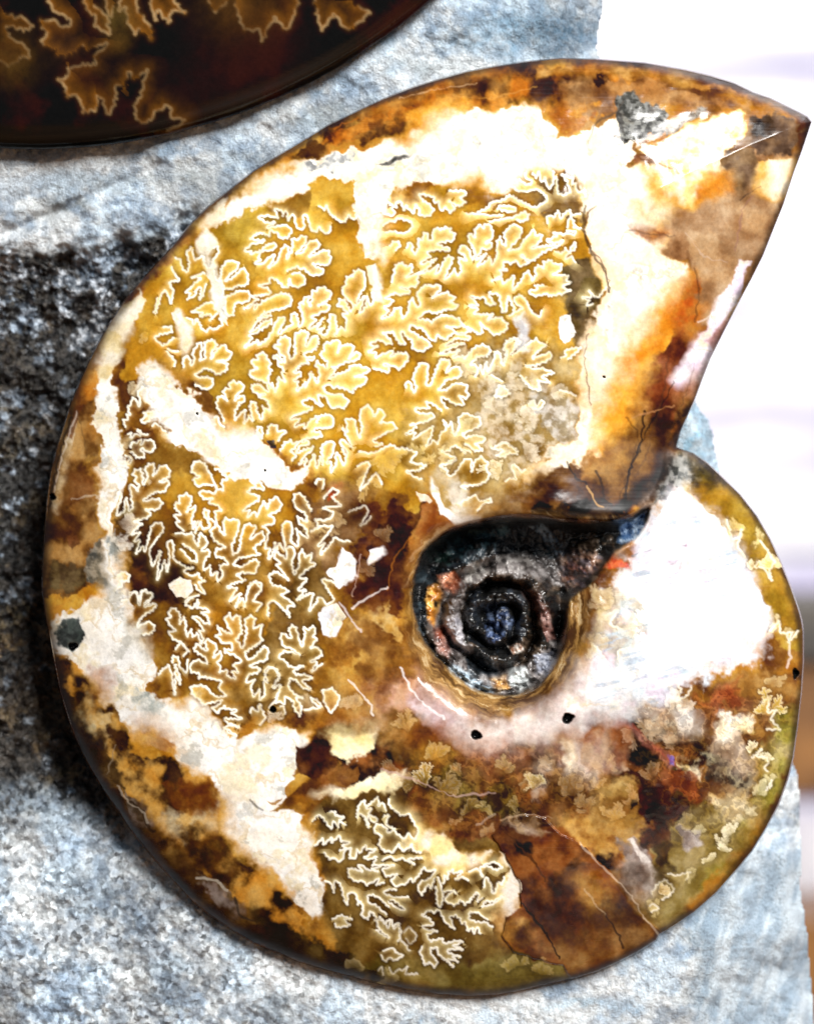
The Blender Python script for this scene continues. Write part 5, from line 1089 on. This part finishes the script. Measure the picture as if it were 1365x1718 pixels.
own2 = np.full(U2.shape, -1, int); own2[s] = np.where(dd < 38, F2.own[:Us.shape[0], :Us.shape[1]], -1)
oc = own2[:-1, :-1][cl2]
for k in np.unique(oc):
    if k >= 0 and (oc == k).sum() < 12: oc[oc == k] = -1
for k in np.unique(oc):
    c_, l_, g_, q_ = sub(co2, col2, np.zeros(len(co2)), Q2, oc == k)
    mesh_obj("polished_face" if k < 0 else "suture", c_, q_, M_dark, droot, l_, True, g_)
be = border(Q2); vi = np.unique(be); lut = np.full(U2.size, -1); lut[vi] = np.arange(len(vi)); e2 = lut[be]; n = len(vi)
rings = []
for hb, ins_ in ((10, 0), (-10, -1), (-60, 20), (-140, 120)):
    f = 1 - ins_ / DR
    rings.append(P(DC[0] + (f2u[vi] - DC[0]) * f, DC[1] + (f2v[vi] - DC[1]) * f, np.full(n, float(hb))))
cs = np.vstack(rings)
qs = np.vstack([np.stack([e2[:, 1] + r * n, e2[:, 0] + r * n, e2[:, 0] + (r + 1) * n, e2[:, 1] + (r + 1) * n], -1) for r in range(3)])
mesh_obj("shell_flank", cs, qs, M_dark, droot, np.tile(lin("100806"), (len(cs), 1)), True, np.zeros(len(cs)))

# ---------------------------------------------------------------- the matrix rock
ROCK = crom(pts("1006,-60 1010,0 1000,60 1002,100 1040,180 1090,300 1120,420 1140,560 1158,670 1180,700 1198,760 1215,850 1240,1000 1280,1150 1320,1270 1336,1310 1341,1400 1342,1500 1350,1560 1357,1620 1362,1720 1370,1900 1380,2100 -420,2100 -440,1500 -430,800 -480,200 -430,-500 -300,-1300 300,-1500 800,-1200 980,-700"), 30, True)
gu = np.concatenate([np.arange(-500, -40, 14), np.arange(-40, 1380, 2.8), np.arange(1380, 1410, 8)])
gv = np.concatenate([np.arange(-1520, -30, 20), np.arange(-30, 1745, 2.8), np.arange(1745, 2120, 14)])
U3, V3 = np.meshgrid(gu, gv)
wu3 = (fbm(U3, V3, 30, 4, 111) - 0.5) * 2; wv3 = (fbm(U3, V3, 30, 4, 129) - 0.5) * 2
sd3 = poly_sdf(U3, V3, ROCK) + wu3 * 4
ctrl = np.array([[0, 262, -22], [150, 255, -20], [300, 235, -14], [450, 180, -12], [600, 100, -14], [750, 20, -20], [900, 20, -40], [980, 60, -60],
    [0, 340, -28], [150, 350, -26], [250, 360, -26], [330, 330, -26], [450, 240, -28], [600, 170, -30], [800, 90, -45], [900, 90, -55],
    [0, 430, -60], [120, 425, -60], [230, 400, -58], [0, 458, -104], [120, 452, -108], [220, 438, -98], [300, 395, -70], [0, 408, -34], [120, 402, -34], [220, 372, -32], [0, 560, -118], [120, 560, -125],
    [30, 700, -140], [60, 850, -150], [0, 850, -140], [30, 1000, -148], [40, 1150, -140], [0, 1250, -120], [110, 1270, -120],
    [60, 1330, -95], [140, 1350, -80], [190, 1390, -62], [80, 1420, -50], [0, 1400, -50], [250, 1460, -40], [120, 1520, -22], [0, 1560, -10], [300, 1540, -26], [60, 1650, -2],
    [400, 1610, -22], [250, 1680, -14], [550, 1670, -20], [700, 1700, -20], [900, 1690, -22], [1020, 1650, -24], [1120, 1610, -28], [1160, 1700, -34], [1165, 1580, -36],
    [1215, 1520, -70], [1230, 1700, -80], [1300, 1500, -130], [1300, 1700, -130], [1330, 1350, -170], [1345, 1650, -170],
    [500, 900, -190], [800, 1200, -190], [900, 500, -190], [400, 600, -190], [1150, 730, -150], [1190, 760, -170], [300, 0, -130], [100, 100, -130], [500, 0, -90],
    [-300, 400, -80], [-300, 1000, -160], [-300, 1700, -30], [500, 2000, -20], [1200, 2000, -60], [200, -800, -140], [800, -500, -90]], float)
num = np.zeros(U3.shape); den = np.zeros(U3.shape)
for (x, y, z) in ctrl:
    r2 = (U3 - x + wu3 * 14) ** 2 + (V3 - y + wv3 * 14) ** 2 + 500.0
    wgt = 1 / r2 ** 1.6; num += wgt * z; den += wgt
H3 = num / den
# chisel dent in the light band, ridges along the band, crystalline roughness
dent = np.exp(-(((U3 - 105 - (350 - V3) * 1.6) / 46) ** 2 + ((V3 - 350 + (U3 - 105) * 0.42) / 11) ** 2))
rough = fbm(U3, V3, 22, 5, 141, 0.62) - 0.5
fine = fbm(U3, V3, 6.5, 3, 151, 0.6) - 0.5
cry = np.abs(fbm(U3, V3, 11, 3, 161, 0.6) - 0.5)
band = sstep(440, 400, V3 - 0.0 * U3 + wv3 * 12 + np.clip(U3 - 150, 0, 900) * 0.25) 
low = sstep(1275, 1375, V3 + wv3 * 24 - np.clip(U3 - 60, 0, 220) * 0.42)
leftm = (1 - band) * (1 - low) * sstep(700, 300, U3)
diag = fbm(U3 * 0.8 + V3 * 0.6, (V3 * 0.8 - U3 * 0.6) * 0.35, 9, 3, 171) - 0.5
amp = 10 + 34 * leftm + 14 * low * sstep(700, 200, U3)
rface = sstep(1150, 1185, U3 + wu3 * 10) * low
H3 += rough * amp * (1 - 0.6 * rface) + fine * (3 + 9 * leftm + 5 * low * sstep(900, 300, U3)) + diag * 4 * band - cry * 10 * (leftm + 0.6 * low) - dent * 14
# keep the rock behind both shells
H3 -= 70 * sstep(2, 46, poly_sdf(U3, V3, OUTLINE)); 
dd3 = DR - np.hypot(U3 - DC[0], V3 - DC[1]); H3 -= 60 * sstep(2, 40, dd3)
# colours: pale blue-grey stone, dark rock with painted shade in the left hollow, brown earth specks
n3 = sstep(0.36, 0.64, fbm(U3, V3, 26, 5, 181, 0.65))[..., None]; n4 = sstep(0.4, 0.62, fbm(U3, V3, 8, 4, 191, 0.65))[..., None]
CR = lin("aebccb") * (1 - n3) + lin("f0f7fb") * n3
CR = np.clip(CR * (0.82 + 0.24 * n4), 0, 1)
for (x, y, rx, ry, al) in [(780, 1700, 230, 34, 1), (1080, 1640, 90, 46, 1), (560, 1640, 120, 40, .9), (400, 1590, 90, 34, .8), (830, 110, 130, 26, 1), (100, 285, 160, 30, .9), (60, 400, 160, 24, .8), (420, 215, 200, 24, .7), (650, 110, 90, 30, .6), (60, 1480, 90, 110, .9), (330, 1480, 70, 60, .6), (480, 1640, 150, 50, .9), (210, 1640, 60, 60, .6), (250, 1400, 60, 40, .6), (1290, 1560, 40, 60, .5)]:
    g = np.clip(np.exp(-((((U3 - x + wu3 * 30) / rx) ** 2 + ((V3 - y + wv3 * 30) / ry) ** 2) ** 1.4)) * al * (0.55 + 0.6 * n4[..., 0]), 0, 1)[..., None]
    CR = CR * (1 - g) + lin("f8fdff") * g  # white glare below the shell and the lit lip, painted into the rock
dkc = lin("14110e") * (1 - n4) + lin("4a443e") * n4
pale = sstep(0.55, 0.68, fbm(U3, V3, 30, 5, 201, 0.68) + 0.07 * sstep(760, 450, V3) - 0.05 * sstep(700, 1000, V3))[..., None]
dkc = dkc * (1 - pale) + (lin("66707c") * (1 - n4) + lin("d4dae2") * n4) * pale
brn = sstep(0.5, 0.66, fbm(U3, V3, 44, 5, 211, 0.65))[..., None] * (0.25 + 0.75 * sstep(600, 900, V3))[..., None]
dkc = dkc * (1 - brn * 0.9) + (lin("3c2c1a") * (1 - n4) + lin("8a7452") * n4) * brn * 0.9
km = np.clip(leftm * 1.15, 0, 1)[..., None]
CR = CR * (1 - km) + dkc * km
blu = sstep(0.42, 0.66, fbm(U3, V3, 60, 4, 221, 0.6))[..., None] * 0.6
CR = CR * (1 - blu) + CR * np.array([0.72, 0.9, 1.08]) * blu
# grey speckled patch in the lower left, dark spot on the top rock
for (x, y, rx, ry, hx, al) in [(200, 1500, 90, 70, "5a626c", .6), (20, 1350, 70, 60, "3a3630", .8), (470, 1690, 60, 30, "70808e", .6), (950, 60, 55, 26, "3c5468", .85), (880, 40, 60, 30, "7c93a4", .6), (110, 345, 48, 12, "5c5a50", .85),
                               (1180, 1660, 26, 70, "4c6274", .8), (1170, 1560, 20, 50, "56788e", .6), (300, 1640, 60, 60, "565a60", .6), (20, 1690, 40, 60, "54504c", .6), (620, 215, 120, 22, "8a8d8c", .6), (330, 300, 60, 20, "8e989c", .6), (160, 310, 120, 14, "9aa2a4", .6), (560, 190, 110, 16, "8a9496", .7), (430, 270, 90, 14, "7c868a", .5), (800, 60, 60, 20, "8aa4b8", .6), (700, 110, 60, 14, "9ab0bc", .5), (360, 330, 40, 26, "3a3c40", .6), (440, 1560, 60, 16, "b8d0e4", .5), (880, 50, 110, 46, "8db4d0", .6), (940, 50, 40, 40, "41627c", .6), (1165, 730, 44, 60, "a0cce6", .85), (1060, 1690, 40, 20, "7aa8cc", .5), (720, 1712, 14, 16, "5a7c98", .7), (960, 1690, 60, 10, "8cc0e0", .5), (60, 300, 90, 12, "b0c4d8", .5), (250, 250, 70, 10, "a8ccec", .5), (520, 140, 90, 12, "a8c8e4", .6), (640, 80, 60, 12, "98b8d0", .6), (300, 1420, 60, 40, "b4d0ea", .5), (150, 1400, 40, 40, "a8c4e0", .5), (60, 640, 60, 60, "2a2622", .7), (90, 900, 50, 140, "1c1610", .6), (60, 1180, 70, 60, "5a4830", .5)]:
    g = np.exp(-(((U3 - x + wu3 * 26) / rx) ** 2 + ((V3 - y + wv3 * 26) / ry) ** 2))[..., None] * al * (0.55 + 0.6 * n4)
    g = np.clip(g, 0, 1); CR = CR * (1 - g) + lin(hx) * g
st_ = fbm(U3 * 0.95 + V3 * 0.3, (V3 * 0.95 - U3 * 0.3) * 0.25, 14, 4, 241)
k = (rface * 0.85)[..., None]; s_ = sstep(0.35, 0.65, st_)[..., None]
CR = CR * (1 - k) + (lin("9fb4c6") * (1 - s_) + lin("d2e0ea") * s_) * k
CR = np.clip(CR / EXP, 0.01, 0.86)
ins3 = sd3 > 0
cl3 = ins3[:-1, :-1] | ins3[1:, :-1] | ins3[:-1, 1:] | ins3[1:, 1:]
id3 = np.arange(U3.size).reshape(U3.shape)
Q3 = np.stack([id3[:-1, :-1], id3[1:, :-1], id3[1:, 1:], id3[:-1, 1:]], -1)[cl3]
f3u, f3v = U3.ravel(), V3.ravel()
H3 -= 40 * sstep(34, 0, sd3) ** 2
c3 = P(f3u, f3v, H3.ravel())
be = border(Q3); vi = np.unique(be); lut = np.full(U3.size, -1); lut[vi] = np.arange(len(vi)); e2 = lut[be]; n = len(vi)
ext = []; exc = []
nb = (fbm(f3u[vi], f3v[vi], 60, 4, 231) - 0.5)
for hb, ins_ in ((-40, 4), (-110, 26), (-260, 70), (-480, 160), (-520, 420)):
    cxm, cym = 450.0, 700.0; L_ = np.hypot(f3u[vi] - cxm, f3v[vi] - cym); f = 1 - (ins_ + nb * 30) / L_
    ext.append(P(cxm + (f3u[vi] - cxm) * f, cym + (f3v[vi] - cym) * f, H3.ravel()[vi] + hb)); exc.append(CR.reshape(-1, 3)[vi])
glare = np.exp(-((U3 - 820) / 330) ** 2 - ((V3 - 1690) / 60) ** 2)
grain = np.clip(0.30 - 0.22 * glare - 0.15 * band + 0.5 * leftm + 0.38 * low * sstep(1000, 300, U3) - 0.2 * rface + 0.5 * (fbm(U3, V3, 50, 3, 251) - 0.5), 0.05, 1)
N0 = len(c3); c3 = np.vstack([c3] + ext); k3 = np.vstack([CR.reshape(-1, 3)] + exc)
base = np.vstack([vi[None, :]] + [(N0 + r * n + np.arange(n))[None, :] for r in range(5)])
qs = np.vstack([np.stack([base[r][e2[:, 1]], base[r][e2[:, 0]], base[r + 1][e2[:, 0]], base[r + 1][e2[:, 1]]], -1) for r in range(5)])
allq = np.vstack([Q3, qs]); g3 = np.concatenate([grain.ravel(), np.tile(grain.ravel()[vi], 5)])
c_, l_, g_, q_ = sub(c3, k3, g3, allq, np.ones(len(allq), bool))
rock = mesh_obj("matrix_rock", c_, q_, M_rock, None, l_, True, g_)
rock['label'] = "rough pale blue-grey rock with a dark hollow, carrying both polished shells"; rock['category'] = "rock"

# ---------------------------------------------------------------- blurred room behind
def simple(name, cols, scale, rough, stretch=(1, 1, 1)):
    m, nt, b = mat_new(name); L = nt.links.new
    tc = node(nt, 'ShaderNodeTexCoord'); mp = node(nt, 'ShaderNodeMapping'); mp.inputs['Scale'].default_value = stretch
    nn = node(nt, 'ShaderNodeTexNoise'); nn.inputs['Scale'].default_value = scale; nn.inputs['Detail'].default_value = 5
    cr_ = node(nt, 'ShaderNodeValToRGB')
    for i, (p_, c_) in enumerate(cols):
        e = cr_.color_ramp.elements[i] if i < 2 else cr_.color_ramp.elements.new(p_)
        e.position = p_; e.color = (*lin(c_), 1)
    L(tc.outputs['Object'], mp.inputs[0]); L(mp.outputs[0], nn.inputs['Vector']); L(nn.outputs['Fac'], cr_.inputs[0]); L(cr_.outputs[0], b.inputs['Base Color'])
    b.inputs['Roughness'].default_value = rough
    return m
M_wall = simple("whitewashed_wood", [(0.36, "b4b0d0"), (0.54, "f2f2f8")], 3.4, 0.7, (1.2, 1, 7))
M_wood = simple("brown_wood", [(0.35, "5a3818"), (0.65, "9a6a34")], 6.0, 0.45, (1, 1, 8))
M_grey = simple("dark_wood", [(0.35, "2e2a28"), (0.65, "5c564e")], 6.0, 0.5, (1, 1, 8))

def box_mesh(name, x0, x1, y0, y1, z0, z1, mat, parent=None, bev=0.003):
    import bmesh
    bm = bmesh.new(); bmesh.ops.create_cube(bm, size=1)
    for v_ in bm.verts: v_.co = ((x0 + x1) / 2 + v_.co.x * (x1 - x0), (y0 + y1) / 2 + v_.co.y * (y1 - y0), (z0 + z1) / 2 + v_.co.z * (z1 - z0))
    bmesh.ops.bevel(bm, geom=list(bm.edges), offset=bev, segments=2, affect='EDGES', profile=0.6)
    me = bpy.data.meshes.new(name); bm.to_mesh(me); bm.free(); me.materials.append(mat)
    o = bpy.data.objects.new(name, me); COL.objects.link(o)
    if parent is not None: o.parent = parent
    return o
wall = empty("wall", (0, 1.35, 0)); wall['kind'] = "structure"; wall['label'] = "whitewashed board wall, out of focus behind the rock"
for i in range(9):
    z = -0.75 + i * 0.18
    o = box_mesh("board", -1.2, 1.4, 0, 0.03, z, z + 0.176, M_wall, wall, 0.004)
table = box_mesh("table_top", -0.30, 0.30, -0.14, 0.13, -0.155, -0.128, M_wood, None, 0.004); table['kind'] = "structure"
for x_, y_ in ((-0.27, -0.11), (0.27, -0.11), (-0.27, 0.10), (0.27, 0.10)):
    box_mesh("leg", x_ - 0.02, x_ + 0.02, y_ - 0.02, y_ + 0.02, -0.75, -0.1552, M_wood, table, 0.003)
fl = box_mesh("floor", -1.6, 1.8, -1.2, 1.40, -0.80, -0.7502, M_wood, None, 0.004); fl['kind'] = "structure"
rack = empty("wooden_rack", (0, 0.85, 0), "brown wooden rack with two boards, blurred at the right edge behind the rock", "rack")
kz = (0.85 + 0.40) / 0.40 * S
def zz(v): return (CY - v) * kz
def xx(u): return (u - CX) * kz
box_mesh("board", xx(1312), xx(1900), 0, 0.08, zz(1335), zz(1110), M_wood, rack)
box_mesh("top_board", xx(1305), xx(1900), -0.01, 0.10, zz(1108), zz(1000), M_grey, rack)
box_mesh("board", xx(1300), xx(1900), 0, 0.08, zz(1720), zz(1535), M_wood, rack)
box_mesh("post", xx(1800), xx(1880), 0.10, 0.14, -0.75, zz(1010), M_wood, rack)
box_mesh("post", xx(1312), xx(1345), 0.10, 0.14, -0.75, zz(1010), M_wood, rack)
